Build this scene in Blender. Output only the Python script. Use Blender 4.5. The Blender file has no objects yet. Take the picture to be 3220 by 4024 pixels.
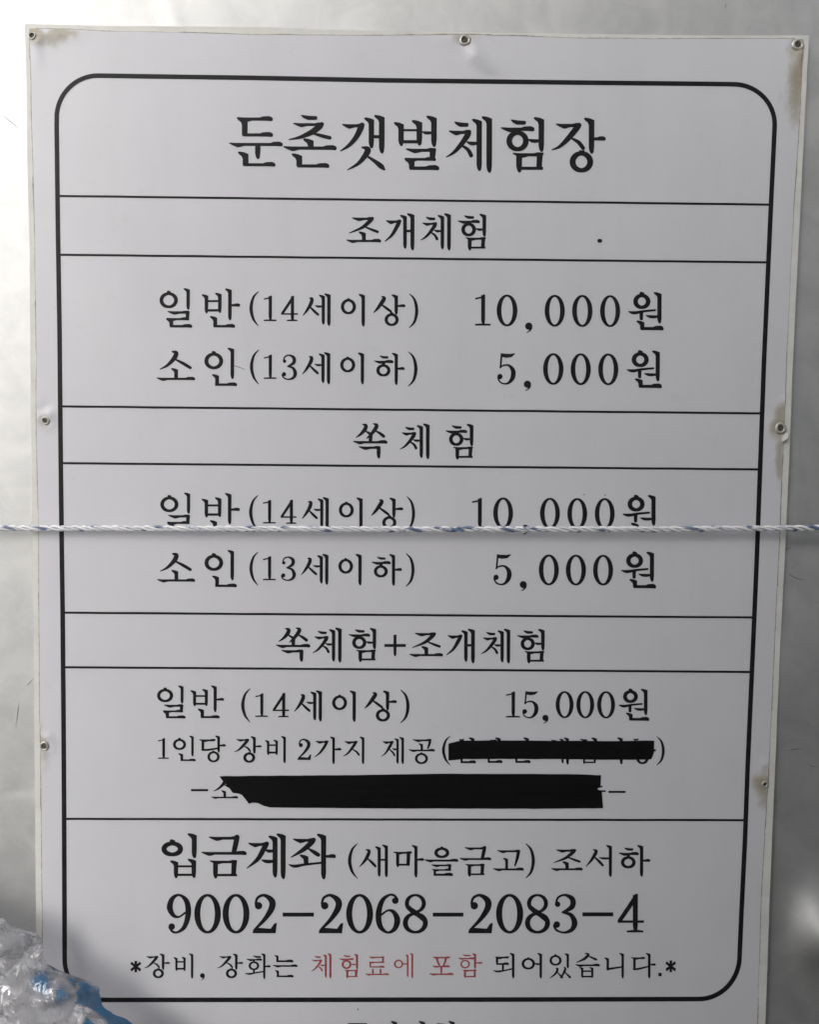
import bpy, bmesh, math, random
from mathutils import Vector, Matrix, noise, geometry

random.seed(7)
sc = bpy.context.scene
col = sc.collection

# ------------------------------------------------------------------ camera, sky, sun, exposure
Z0 = 0.95                                   # height of the notice's centre above the ground
cd = bpy.data.cameras.new('camera')
cam = bpy.data.objects.new('camera', cd); col.objects.link(cam)
cam.location = (-0.013669, -0.878828, Z0 + 0.100298)
cam.rotation_euler = (1.5136271, -0.0129557, -0.0123878)
FPX, IW, IH = 3022.0, 3220.0, 4024.0
cd.sensor_fit = 'VERTICAL'; cd.sensor_height = 36.0; cd.lens = 36.0 * FPX / IH
cd.clip_start = 0.01; cd.clip_end = 200
sc.camera = cam

SUN_EL, SUN_AZ = math.radians(28), math.radians(-28)      # azimuth from -Y (the viewer's side) towards +X
w = bpy.data.worlds.new('World'); sc.world = w; w.use_nodes = True
nt = w.node_tree; bg = nt.nodes['Background']
sky = nt.nodes.new('ShaderNodeTexSky'); sky.sky_type = 'NISHITA'; sky.sun_disc = False
sky.sun_elevation = SUN_EL; sky.dust_density = 4.0; sky.air_density = 1.0; sky.ozone_density = 1.0
sd = Vector((math.sin(SUN_AZ) * math.cos(SUN_EL), -math.cos(SUN_AZ) * math.cos(SUN_EL), math.sin(SUN_EL)))
sky.sun_rotation = math.atan2(sd.x, sd.y)
hs = nt.nodes.new('ShaderNodeHueSaturation'); hs.inputs['Saturation'].default_value = 0.22     # thin white overcast
nt.links.new(sky.outputs[0], hs.inputs['Color']); nt.links.new(hs.outputs[0], bg.inputs[0]); bg.inputs[1].default_value = 0.10
sl = bpy.data.lights.new('sun', 'SUN'); sl.energy = 1.0; sl.angle = math.radians(36); sl.color = (1, .97, .93)
so = bpy.data.objects.new('sun', sl); col.objects.link(so)
so.rotation_euler = sd.to_track_quat('Z', 'Y').to_euler()
sc.view_settings.view_transform = 'Standard'; sc.view_settings.look = 'None'
sc.view_settings.exposure = 0.66; sc.view_settings.gamma = 1.0; sc.view_settings.use_curve_mapping = False

# ------------------------------------------------------------------ helpers
CM = cam.rotation_euler.to_matrix(); CL = Vector(cam.location)
def at(x, y, d=0.0):
    """point of the plane d metres in front of the notice's face, measured on the photograph"""
    r = CM @ Vector(((x - IW / 2) / FPX, (IH / 2 - y) / FPX, -1.0))
    t = (-d - CL.y) / r.y
    return CL + r * t

def tag(o, label=None, cat=None, group=None, kind=None):
    if label: o['label'] = label
    if cat: o['category'] = cat
    if group: o['group'] = group
    if kind: o['kind'] = kind
    return o
def empty(name, loc):
    o = bpy.data.objects.new(name, None); col.objects.link(o); o.location = loc
    o.empty_display_size = .02
    return o
def mesh_obj(name, verts, faces, mat, parent=None, smooth=False):
    me = bpy.data.meshes.new(name)
    org = Vector(parent_world(parent)) if parent else Vector((0, 0, 0))
    me.from_pydata([tuple(Vector(v) - org) for v in verts], [], faces)
    me.validate(); me.update()
    if smooth: me.polygons.foreach_set('use_smooth', [True] * len(me.polygons))
    me.materials.append(mat)
    o = bpy.data.objects.new(name, me); col.objects.link(o)
    if parent: o.parent = parent
    return o
def parent_world(p):
    v = Vector((0, 0, 0))
    while p: v += Vector(p.location); p = p.parent
    return v
def set_origin(o):
    """put a lone mesh's origin at its base"""
    vs = [v.co.copy() for v in o.data.vertices]
    c = Vector((sum(v.x for v in vs) / len(vs), max(v.y for v in vs), min(v.z for v in vs)))
    o.data.transform(Matrix.Translation(-c)); o.location = o.location + c

def interp(pts, v):
    if v <= pts[0][0]: (a, b), (c, d) = pts[0], pts[1]
    elif v >= pts[-1][0]: (a, b), (c, d) = pts[-2], pts[-1]
    else:
        for i in range(len(pts) - 1):
            if pts[i][0] <= v <= pts[i + 1][0]: (a, b), (c, d) = pts[i], pts[i + 1]; break
    return b + (d - b) * (v - a) / (c - a)
def sstep(a, b, v):
    t = min(1, max(0, (v - a) / (b - a))); return t * t * (3 - 2 * t)

# ------------------------------------------------------------------ materials
class N:
    def __init__(s, name):
        s.m = bpy.data.materials.new(name); s.m.use_nodes = True
        s.t = s.m.node_tree; s.p = s.t.nodes['Principled BSDF']
    def new(s, typ, **kw):
        n = s.t.nodes.new(typ)
        for k, v in kw.items(): setattr(n, k, v)
        return n
    def link(s, a, b): s.t.links.new(a, b)
    def coord(s, scale=(1, 1, 1)):
        tc = s.new('ShaderNodeTexCoord'); mp = s.new('ShaderNodeMapping')
        mp.inputs['Scale'].default_value = scale
        s.link(tc.outputs['Object'], mp.inputs[0]); return mp.outputs[0]
    def noise(s, scale, detail=4, rough=.55, vec=None, dist=0):
        n = s.new('ShaderNodeTexNoise'); n.inputs['Scale'].default_value = scale
        n.inputs['Detail'].default_value = detail; n.inputs['Roughness'].default_value = rough
        n.inputs['Distortion'].default_value = dist
        s.link(vec if vec else s.coord(), n.inputs['Vector']); return n.outputs['Fac']
    def ramp(s, fac, stops):
        r = s.new('ShaderNodeValToRGB'); e = r.color_ramp.elements
        while len(e) < len(stops): e.new(.5)
        for i, (p, c) in enumerate(stops):
            e[i].position = p; e[i].color = (c[0], c[1], c[2], 1) if not isinstance(c, float) else (c, c, c, 1)
        s.link(fac, r.inputs[0]); return r.outputs[0]
    def mix(s, fac, a, b, mode='MIX'):
        m = s.new('ShaderNodeMix', data_type='RGBA', blend_type=mode)
        for sock, v in ((m.inputs[0], fac), (m.inputs[6], a), (m.inputs[7], b)):
            if hasattr(v, 'is_linked'): s.link(v, sock)
            elif isinstance(v, (int, float)): sock.default_value = v
            else: sock.default_value = (*v, 1)
        return m.outputs[2]
    def math(s, op, a, b=0.0):
        m = s.new('ShaderNodeMath', operation=op)
        for sock, v in ((m.inputs[0], a), (m.inputs[1], b)):
            if hasattr(v, 'is_linked'): s.link(v, sock)
            else: sock.default_value = v
        return m.outputs[0]
    def bump(s, h, strength, dist):
        b = s.new('ShaderNodeBump'); b.inputs['Strength'].default_value = strength
        b.inputs['Distance'].default_value = dist; s.link(h, b.inputs['Height'])
        s.link(b.outputs[0], s.p.inputs['Normal']); return b
    def set(s, **kw):
        for k, v in kw.items():
            i = s.p.inputs[k.replace('_', ' ')]
            if hasattr(v, 'is_linked'): s.link(v, i)
            elif isinstance(v, tuple): i.default_value = (*v, 1)
            else: i.default_value = v
        return s.m

def mat_metal():
    n = N('aluminium_sheet')
    big = n.noise(3.0, 4); mid = n.noise(22, 5, .62, dist=.6); fine = n.noise(160, 3)
    brush = n.noise(60, 4, .6, vec=n.coord((.25, 1, 4)))
    c = n.mix(n.ramp(mid, [(.35, .0), (.62, 1.0)]), (.52, .525, .525), (.61, .61, .605))
    c = n.mix(n.ramp(n.noise(8, 6, .66, vec=n.coord((1.6, 1, .45)), dist=.8), [(.54, 0.0), (.74, .45)]), c, (.46, .46, .445))
    c = n.mix(n.ramp(n.noise(55, 5, .7, dist=1.0), [(.66, 0.0), (.76, .38)]), c, (.38, .38, .365))
    r = n.math('ADD', .52, n.math('MULTIPLY', mid, .10)); r = n.math('ADD', r, n.math('MULTIPLY', brush, .06))
    h = n.math('ADD', n.math('MULTIPLY', big, 1.0), n.math('MULTIPLY', mid, .12))
    h = n.math('ADD', h, n.math('MULTIPLY', fine, .004))
    n.bump(h, .5, .006)
    return n.set(Base_Color=c, Metallic=.86, Roughness=r)
def mat_film():
    n = N('printed_white_sheet')
    at_ = n.new('ShaderNodeAttribute', attribute_name='grime')
    g = at_.outputs['Fac']
    brk = n.noise(260, 6, .7); brk2 = n.noise(60, 5, .6)
    blot = n.math('ADD', n.math('MULTIPLY', n.noise(95, 6, .68, vec=n.coord((1.3, 1, .6))), .75), n.math('MULTIPLY', g, .62))
    k = n.math('MULTIPLY', n.math('POWER', g, .7), n.ramp(blot, [(.44, 0.05), (.66, .92)]))
    k = n.math('MULTIPLY', k, n.math('ADD', .62, n.math('MULTIPLY', brk, .7)))
    k.node.use_clamp = True
    base = n.mix(n.ramp(n.noise(7, 5, .6), [(.3, 0.0), (.7, 1.0)]), (.622, .622, .660), (.655, .653, .685))
    base = n.mix(n.ramp(n.noise(34, 6, .72, dist=.8), [(.62, 0.0), (.76, .26)]), base, (.46, .46, .46))
    base = n.mix(n.ramp(n.noise(3.2, 6, .7, vec=n.coord((3.5, 1, .7))), [(.50, 0.0), (.72, .30)]), base, (.56, .56, .57))
    c = n.mix(k, base, (.33, .285, .190))
    n.bump(n.math('ADD', n.noise(14, 3), n.math('MULTIPLY', n.noise(420, 3), .02)), .12, .003)
    return n.set(Base_Color=c, Roughness=n.math('ADD', .34, n.math('MULTIPLY', brk2, .15)), Specular_IOR_Level=.25)
def mat_board():
    n = N('foam_board')
    c = n.mix(n.ramp(n.noise(30, 6, .65), [(.35, 0.0), (.7, 1.0)]), (.72, .72, .69), (.62, .61, .57))
    c = n.mix(n.ramp(n.noise(150, 5, .7), [(.62, 0.0), (.75, .5)]), c, (.42, .38, .31))
    n.bump(n.noise(220, 4), .15, .001)
    return n.set(Base_Color=c, Roughness=.6)
def mat_ink():
    n = N('black_vinyl')
    c = n.mix(n.ramp(n.noise(90, 5, .65), [(.4, 0.0), (.75, 1.0)]), (.010, .010, .011), (.020, .020, .022))
    n.bump(n.noise(300, 3), .08, .0005)
    return n.set(Base_Color=c, Roughness=.5, Specular_IOR_Level=.16)
def mat_red():
    n = N('faded_red_vinyl')
    c = n.mix(n.ramp(n.noise(260, 5, .7), [(.35, 0.0), (.66, 1.0)]), (.32, .040, .048), (.38, .11, .115))
    return n.set(Base_Color=c, Roughness=.5)
def mat_tape():
    n = N('black_tape')
    n.bump(n.math('ADD', n.noise(30, 4, .6, vec=n.coord((.25, 1, 4))), n.math('MULTIPLY', n.noise(8, 2), 1.5)), .5, .002)
    return n.set(Base_Color=(.005, .005, .0055), Roughness=.38, Specular_IOR_Level=.22)
def mat_grime():
    n = N('edge_dirt')
    c = n.mix(n.ramp(n.noise(60, 6, .7), [(.35, 0.0), (.7, 1.0)]), (.42, .40, .35), (.12, .09, .06))
    return n.set(Base_Color=c, Roughness=.8)
def mat_rivet():
    n = N('dull_rivet_metal')
    c = n.mix(n.noise(500, 5), (.62, .62, .58), (.42, .41, .37))
    return n.set(Base_Color=c, Metallic=.55, Roughness=.42)
def mat_hole():
    n = N('rusty_mandrel')
    c = n.mix(n.noise(700, 4), (.05, .045, .035), (.11, .09, .065))
    return n.set(Base_Color=c, Roughness=.7)
def mat_strand(name, white, blue, amount):
    n = N(name)
    k = n.ramp(n.noise(26, 3, .6, vec=n.coord((1, 3, 3))), [(amount, 0.0), (amount + .06, 1.0)])
    fib = n.noise(500, 4, .7, vec=n.coord((.25, 1, 1)))
    c = n.mix(k, white, blue); c = n.mix(n.math('MULTIPLY', fib, .16), c, (.50, .50, .50))
    n.bump(fib, .5, .0008)
    return n.set(Base_Color=c, Roughness=.30, Subsurface_Weight=.0, Specular_IOR_Level=.6)
def film_mix(n, alpha, rough):
    """thin clear film: part see-through, part milky, with a glossy face"""
    tr = n.new('ShaderNodeBsdfTransparent'); tl = n.new('ShaderNodeMixShader'); gl = n.new('ShaderNodeBsdfGlossy')
    gl.inputs['Roughness'].default_value = rough; gl.inputs['Color'].default_value = (.95, .95, .97, 1)
    fr = n.new('ShaderNodeFresnel'); fr.inputs['IOR'].default_value = 1.55
    out = n.t.nodes['Material Output']; m2 = n.new('ShaderNodeMixShader')
    if hasattr(alpha, 'is_linked'): n.link(alpha, tl.inputs[0])
    else: tl.inputs[0].default_value = alpha
    tb = n.new('ShaderNodeBsdfTranslucent'); dm = n.new('ShaderNodeMixShader'); dm.inputs[0].default_value = .6
    n.link(n.p.inputs['Base Color'].links[0].from_socket, tb.inputs['Color'])
    n.link(n.p.outputs[0], dm.inputs[1]); n.link(tb.outputs[0], dm.inputs[2])
    n.link(tr.outputs[0], tl.inputs[1]); n.link(dm.outputs[0], tl.inputs[2])
    nb_ = n.p.inputs['Normal'].links[0].from_socket
    n.link(nb_, gl.inputs['Normal']); n.link(nb_, fr.inputs['Normal'])
    k = n.math('MULTIPLY', fr.outputs[0], 1.0); k.node.use_clamp = True
    n.link(k, m2.inputs[0]); n.link(tl.outputs[0], m2.inputs[1]); n.link(gl.outputs[0], m2.inputs[2])
    n.link(m2.outputs[0], out.inputs['Surface'])
def mat_poly(name, c1, c2, alpha):
    n = N(name)
    k = n.ramp(n.noise(16, 5, .65, dist=1.0), [(.38, 0.0), (.66, 1.0)])
    n.bump(n.noise(45, 2, .5, dist=1.2), .35, .006)
    al = n.math('ADD', alpha - .14, n.math('MULTIPLY', n.noise(24, 4, .6, dist=1.4), .28))
    n.set(Base_Color=n.mix(k, c1, c2), Roughness=.5, Specular_IOR_Level=.1, Transmission_Weight=0.0)
    film_mix(n, al, .06); return n.m
def mat_plain(name, c1, c2, scale, rough):
    n = N(name); n.bump(n.noise(scale * 4, 5), .3, .01)
    return n.set(Base_Color=n.mix(n.noise(scale, 6, .6), c1, c2), Roughness=rough)

M_METAL, M_FILM, M_BOARD, M_INK, M_RED = mat_metal(), mat_film(), mat_board(), mat_ink(), mat_red()
M_TAPE, M_GRIME, M_RIVET, M_HOLE = mat_tape(), mat_grime(), mat_rivet(), mat_hole()

# ------------------------------------------------------------------ ground and wall
tag(mesh_obj('ground', [(-6, -8, 0), (6, -8, 0), (6, .3, 0), (-6, .3, 0)], [(0, 1, 2, 3)],
    mat_plain('concrete', (.10, .10, .095), (.15, .145, .14), 3, .85)), kind='structure')

# added light blockers, unseen behind the camera: a tall one to the right and a low one to the left
# of its end; they shade the lower right of the notice and are what the metal mirrors there
M_BLOCKER = mat_plain('blocker_grey', (.60, .60, .60), (.68, .68, .67), 4, .9)
def block(name, x0, x1, y0, y1, z1):
    vs = [(x, y, z) for z in (0.001, z1) for (x, y) in ((x0, y0), (x1, y0), (x1, y1), (x0, y1))]
    tag(mesh_obj(name, vs, [(3, 2, 1, 0), (4, 5, 6, 7), (0, 1, 5, 4), (1, 2, 6, 5), (2, 3, 7, 6), (3, 0, 4, 7)], M_BLOCKER), kind='structure')
YX, YD, YH, YL = -1.5, 2.3, 3.1, .45
block('light_blocker', YX, 5.5, -YD - .2, -YD, YH)
block('low_light_blocker', -5.5, YX, -YD - .2, -YD - .003, YL)

tag(mesh_obj('bounce_sheet', [(-6, -8, .004), (-.62, -8, .004), (-.62, -.05, .004), (-6, -.05, .004)], [(0, 1, 2, 3)],
    mat_plain('bounce_pale_grey', (.46, .455, .44), (.54, .535, .52), 3, .85)), kind='structure')  # unseen pale sheet, added to bounce light into the metal's lower left

WALL_Y = 0.0075
def axis(lo, hi, a, b, fine, coarse):
    v = []; x = lo
    while x < hi - 1e-6:
        v.append(x); x += fine if a <= x < b else coarse
    v.append(hi); return v
def wall_y(x, z):
    y = WALL_Y
    y -= .0016 * noise.noise(Vector((x * 3.1, z * 2.3, 4.2)))
    y -= .0005 * noise.noise(Vector((x * 9.1, z * 8.3, 1.2)))
    for (cx, cy, rx, ry, amp) in DENTS:
        p = at(cx, cy); u = (x - p.x) / rx; v = (z - p.z) / ry
        y -= amp * math.exp(-(u * u + v * v))
    # the lapped seam of the sheets low on the left
    p = at(60, 3131); e = p.z + .004 * math.sin(x * 42)
    if x < -.3: y -= .0007 * (1 - sstep(e - .0015, e + .0025, z))
    for q in (at(684, 70),):                     # a faint crease above the notice
        d = (x - q.x) - (z - q.z) * -.35
        y -= .0008 * math.exp(-(d / .010) ** 2) * math.exp(-((z - q.z) / .03) ** 2)
    return max(y, WALL_Y - .0058) if abs(x) < .428 else y
DENTS = [(3222, 3655, .024, .040, .029), (3420, 2640, .17, .10, .008)]
xs = axis(-1.5, 1.5, -.56, .56, .005, .05); zs = axis(0, 2.3, .30, 1.62, .005, .05)
V, F = [], []
for z in zs:
    for x in xs: V.append((x, wall_y(x, z), z))
nx = len(xs)
for j in range(len(zs) - 1):
    for i in range(nx - 1):
        a = j * nx + i; F.append((a, a + 1, a + nx + 1, a + nx))
wall = empty('metal_wall', (0, WALL_Y, 0))
tag(wall, 'shiny scuffed aluminium sheet wall behind the white price notice', 'wall')
mesh_obj('metal_sheet', V, F, M_METAL, wall, smooth=True)
b = .03
mesh_obj('wall_core', [(x, y, z) for y in (WALL_Y + .012, .12) for (x, z) in ((-1.5, 0), (1.5, 0), (1.5, 2.3), (-1.5, 2.3))],
         [(0, 1, 2, 3), (7, 6, 5, 4), (0, 4, 5, 1), (1, 5, 6, 2), (2, 6, 7, 3), (3, 7, 4, 0)],
         mat_plain('plaster', (.30, .29, .28), (.36, .35, .33), 6, .9), wall)

# ------------------------------------------------------------------ the notice: outlines measured on the photograph
L_OUT = [(94, 96), (350, 104), (650, 106), (980, 115), (1300, 117), (2060, 124), (2400, 130), (3200, 137), (3700, 141), (4600, 150)]
L_IN = [(94, 113), (319, 122), (550, 126), (900, 136), (1300, 141), (1700, 142), (2060, 151), (2400, 153), (2800, 156), (3200, 162), (3300, 163), (3700, 167), (4600, 178)]
R_OUT = [(139, 3182), (500, 3163), (800, 3148.5), (1400, 3119), (1800, 3104), (2200, 3086), (2600, 3066), (3000, 3049), (3500, 3028), (4024, 3010), (4600, 2988)]
R_IN = [(139, 3160), (500, 3142), (800, 3122), (1400, 3094), (1800, 3078), (2200, 3061), (2600, 3042), (3000, 3024), (3500, 2994), (4024, 2978), (4600, 2956)]
T_OUT = [(96, 94), (406, 101), (1000, 106), (1500, 122), (2300, 133), (2720, 139), (3182, 139)]
T_IN = [(96, 112), (290, 116), (406, 122), (700, 128), (1000, 137), (1500, 140), (1830, 136), (2300, 151), (2720, 153), (3182, 152)]
BOT = 4600

sign = empty('price_notice', (0, WALL_Y, at(1600, BOT).z))
tag(sign, 'white Korean price notice with black rounded frame and ruled rows riveted to metal', 'sign')

def sheet_point(u, v, L, R, T):
    y = interp(T, interp(L, 0) * (1 - u) + interp(R, 0) * u) * (1 - v) + BOT * v
    x = interp(L, y) * (1 - u) + interp(R, y) * u
    y = interp(T, x) * (1 - v) + BOT * v
    return x, y
# backing board
nb = (40, 60); V, F = [], []
for j in range(nb[1] + 1):
    for i in range(nb[0] + 1):
        x, y = sheet_point(i / nb[0], j / nb[1], L_OUT, R_OUT, T_OUT)
        x += 1.2 * noise.noise(Vector((x * .01, y * .013, 3)))
        V.append(at(x, y, .0))
n0 = len(V)
for v in V[:n0]: V_ = None
V += [Vector((v.x, .0056, v.z)) for v in V[:n0]]
k = nb[0] + 1
for j in range(nb[1]):
    for i in range(nb[0]):
        a = j * k + i; F.append((a, a + k, a + k + 1, a + 1)); F.append((n0 + a, n0 + a + 1, n0 + a + k + 1, n0 + a + k))
loop = list(range(k)) + [j * k + nb[0] for j in range(1, nb[1] + 1)] + [nb[1] * k + i for i in range(nb[0] - 1, -1, -1)] + [j * k for j in range(nb[1] - 1, 0, -1)]
for q in range(len(loop)):
    a, c = loop[q], loop[(q + 1) % len(loop)]; F.append((a, c, n0 + c, n0 + a))
mesh_obj('backing_board', V, F, M_BOARD, sign)

RIV = [(128, 143, 9, 15), (1828, 160, 12, 23), (3136, 178, 12, 25), (180, 1652, 10, 18), (3068, 1683, 12, 24), (175, 2930, 11, 20), (3007, 3080, 8, 15)]
def hseg(x, y, ax, ay, bx, by, wd, amp):
    dx, dy = bx - ax, by - ay; L2 = dx * dx + dy * dy
    t = ((x - ax) * dx + (y - ay) * dy) / L2
    tt = min(1, max(0, t)); d = math.hypot(x - ax - dx * tt, y - ay - dy * tt)
    return amp * math.exp(-(d / wd) ** 2) * (1 - .75 * tt)
def hfilm(x, y):
    """height of the sheet's face above the board, in metres: creases and dimples round the rivets"""
    h = .00045 + .00012 * noise.noise(Vector((x * .004, y * .004, 9)))
    if y < 480 and 1700 < x < 2100:
        h += hseg(x, y, 1868, 215, 1945, 290, 30, .0050) * (1 - sstep(270, 318, y))
        h += hseg(x, y, 1760, 150, 1700, 152, 26, .0010)
    if y < 330 and x < 520: h += hseg(x, y, 170, 140, 300, 135, 26, .0018) + hseg(x, y, 140, 175, 150, 260, 22, .0014)
    if x < 330 and 1480 < y < 1800:
        h += hseg(x, y, 190, 1630, 212, 1618, 18, .0022) + hseg(x, y, 150, 1645, 152, 1570, 16, .0016) - hseg(x, y, 165, 1610, 200, 1580, 16, .0008)
    if x < 330 and 2780 < y < 3100: h += hseg(x, y, 190, 2900, 196, 2885, 16, .0016) + hseg(x, y, 168, 2960, 180, 3010, 14, .0012)
    if x > 3000 and y < 560: h += hseg(x, y, 3150, 200, 3148, 250, 14, .0025) + hseg(x, y, 3130, 250, 3110, 420, 26, .0009)
    if x > 2980 and 1540 < y < 1960: h += hseg(x, y, 3092, 1715, 3075, 1740, 10, .0034) + hseg(x, y, 3095, 1570, 3060, 1600, 14, .0016) + hseg(x, y, 3062, 1740, 3066, 1860, 14, .0010)
    if x > 2950 and 2960 < y < 3230: h += hseg(x, y, 3012, 3000, 3030, 3005, 14, .0018) + hseg(x, y, 2990, 3140, 3012, 3175, 12, .0016)
    for (rx, ry, a, c) in RIV:
        d = math.hypot(x - rx, y - ry)
        if d < 140: h += .0011 * math.exp(-((d - c * 1.5) / (c * .8)) ** 2) - .0004 * math.exp(-(d / (c * 1.1)) ** 2)
    return max(h, .0001)
def blob(x, y, cx, cy, rx, ry):
    return math.exp(-(((x - cx) / rx) ** 2 + ((y - cy) / ry) ** 2))
def grime(x, y):
    g = 0
    jx = x + 14 * noise.noise(Vector((x * .02, y * .02, 1))); jy = y + 22 * noise.noise(Vector((x * .02, y * .02, 5)))
    if y < 420 and x < 520:
        g += .65 * blob(jx, jy, 128, 140, 34, 34) + .55 * blob(jx, jy, 235, 135, 60, 22) + .35 * blob(jx, jy, 180, 125, 170, 16) + .3 * blob(jx, jy, 190, 165, 100, 26)
    if x > 2900 and y < 640:
        g += .55 * blob(jx, jy, 3140, 180, 40, 34) + .95 * blob(jx, jy, 3162, 225, 16, 40) + .72 * blob(jx, jy, 3138, 290, 40, 80) + .55 * blob(jx, jy, 3132, 400, 32, 110) + .14 * blob(jx, jy, 3080, 400, 60, 60)
    if x > 2960 and 1500 < y < 2000:
        g += .75 * blob(jx, jy, 3075, 1618, 28, 40) + .85 * blob(jx, jy, 3070, 1683, 40, 30) + .7 * blob(jx, jy, 3066, 1790, 18, 100) + .2 * blob(jx, jy, 3068, 1850, 14, 40)
    if x > 2930 and 2950 < y < 3300:
        g += .7 * blob(jx, jy, 2990, 3075, 36, 30) + .6 * blob(jx, jy, 3002, 3125, 24, 50) + .28 * blob(jx, jy, 3000, 3025, 30, 26)
    if x < 320 and 1500 < y < 1760: g += .22 * blob(jx, jy, 150, 1615, 22, 40) + .18 * blob(jx, jy, 185, 1660, 30, 30)
    if x < 330 and 2760 < y < 3140: g += .35 * blob(jx, jy, 165, 2925, 24, 50) + .25 * blob(jx, jy, 178, 2990, 20, 60) + .25 * blob(jx, jy, 160, 2860, 14, 40) + .12 * blob(jx, jy, 205, 2902, 36, 10)
    if 1640 < x < 2060 and y < 260: g += .30 * blob(jx, jy, 1810, 155, 50, 22) + .2 * blob(jx, jy, 1900, 150, 60, 14)
    for (rx, ry, a, c) in RIV: g += .25 * blob(x, y, rx, ry, c * 1.5, c * 1.5)
    return g
nf = (250, 370); V, F, G = [], [], []
for j in range(nf[1] + 1):
    for i in range(nf[0] + 1):
        u, v = i / nf[0], j / nf[1]
        x, y = sheet_point(u, v, L_IN, R_IN, T_IN)
        e = 1.6 * noise.noise(Vector((x * .006, y * .006, 8)))
        if i in (0, nf[0]): x += e
        if j == 0: y += e
        hh = hfilm(x, y)
        V.append(at(x, y, hh)); G.append(min(1.0, grime(x, y)))
k = nf[0] + 1; n0 = len(V)
for j in range(nf[1]):
    for i in range(nf[0]):
        a = j * k + i; F.append((a, a + k, a + k + 1, a + 1))
film = mesh_obj('printed_sheet', V, F, M_FILM, sign, smooth=True)
ga = film.data.attributes.new('grime', 'FLOAT', 'POINT'); ga.data.foreach_set('value', G)
# the dirty line where the sheet has shrunk back from the board's edge
V, F = [], []
def edge_run(pts, nrm):
    b0 = len(V)
    for i, (x, y) in enumerate(pts):
        wdt = 2.2 + 3.2 * max(0, noise.noise(Vector((x * .011, y * .011, 2)))) + 1.6 * noise.noise(Vector((x * .09, y * .09, 2)))
        if noise.noise(Vector((x * .004, y * .004, 33))) < -.25: wdt *= .45
        e = 1.6 * noise.noise(Vector((x * .006, y * .006, 8)))
        V.append(at(x - nrm[0] * 1.5 + abs(nrm[0]) * e, y - nrm[1] * 1.5 + abs(nrm[1]) * e, .00014))
        V.append(at(x + nrm[0] * wdt + abs(nrm[0]) * e, y + nrm[1] * wdt + abs(nrm[1]) * e, .00014))
        if i: F.append((b0 + 2 * i - 2, b0 + 2 * i - 1, b0 + 2 * i + 1, b0 + 2 * i))
edge_run([(interp(L_IN, y), y) for y in range(128, 4500, 12)], (-1, 0))
edge_run([(interp(R_IN, y), y) for y in range(160, 4500, 12)], (1, 0))
edge_run([(x, interp(T_IN, x)) for x in range(140, 3140, 12)], (0, -1))
mesh_obj('edge_dirt', V, F, M_GRIME, sign)

# the torn flap of sheet curling off beside the right-hand middle rivet
fl = [(3072, 1728), (3080, 1712), (3092, 1700), (3099, 1702), (3099, 1722), (3088, 1730), (3078, 1736)]
mesh_obj('torn_flap', [at(x, y, .0022 + .00012 * (x - 3072)) for x, y in fl] + [at(x, y, .0016 + .00012 * (x - 3072)) for x, y in fl],
         [tuple(range(6, -1, -1)), tuple(range(7, 14))] + [(i, (i + 1) % 7, 7 + (i + 1) % 7, 7 + i) for i in range(7)], M_BOARD, sign)

# ------------------------------------------------------------------ lettering: brush-like strokes laid on the sheet
class Ink:
    """collects strokes (photo measures) and lays them as thin vinyl on the sheet"""
    def __init__(s): s.V, s.F, s.n = [], [], 0
    def lift(s):
        s.n += 1; return .00016 + .000012 * (s.n % 9)
    def poly(s, pts):
        l = s.lift(); b = len(s.V)
        tri = geometry.tessellate_polygon([[Vector((x, y, 0)) for x, y in pts]])
        for x, y in pts: s.V.append(at(x, y, hfilm(x, y) + l))
        for t in tri: s.F.append(tuple(b + i for i in t))
    def strip(s, pts, closed=False, caps=True):
        l = s.lift(); b = len(s.V); n = len(pts)
        for i, (x, y, wd) in enumerate(pts):
            if closed: p, q = pts[i - 1], pts[(i + 1) % n]
            else: p, q = pts[max(0, i - 1)], pts[min(n - 1, i + 1)]
            dx, dy = q[0] - p[0], q[1] - p[1]; d = math.hypot(dx, dy) or 1
            nx_, ny_ = -dy / d * wd / 2, dx / d * wd / 2
            for sg in (1, -1):
                X, Y = x + sg * nx_, y + sg * ny_
                s.V.append(at(X, Y, hfilm(X, Y) + l))
        for i in range(n if closed else n - 1):
            a, c = b + 2 * i, b + 2 * ((i + 1) % n); s.F.append((a, a + 1, c + 1, c))
        if caps and not closed:
            for (x, y, wd), (x2, y2, _) in ((pts[0], pts[1]), (pts[-1], pts[-2])):
                dx, dy = x - x2, y - y2; a0 = math.atan2(dy, dx); bb = len(s.V)
                arc = [(x + wd / 2 * math.cos(a0 + t * math.pi / 6), y + wd / 2 * math.sin(a0 + t * math.pi / 6)) for t in range(-3, 4)]
                for X, Y in arc: s.V.append(at(X, Y, hfilm(X, Y) + l))
                s.F.append(tuple(range(bb, bb + 7)))
    def build(s, name, mat, parent):
        me = mesh_obj(name, s.V, s.F, mat, parent)
        bm = bmesh.new(); bm.from_mesh(me.data)
        for f in bm.faces:
            if f.normal.y > 0: f.normal_flip()
        bm.to_mesh(me.data); bm.free()
        return me

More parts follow.
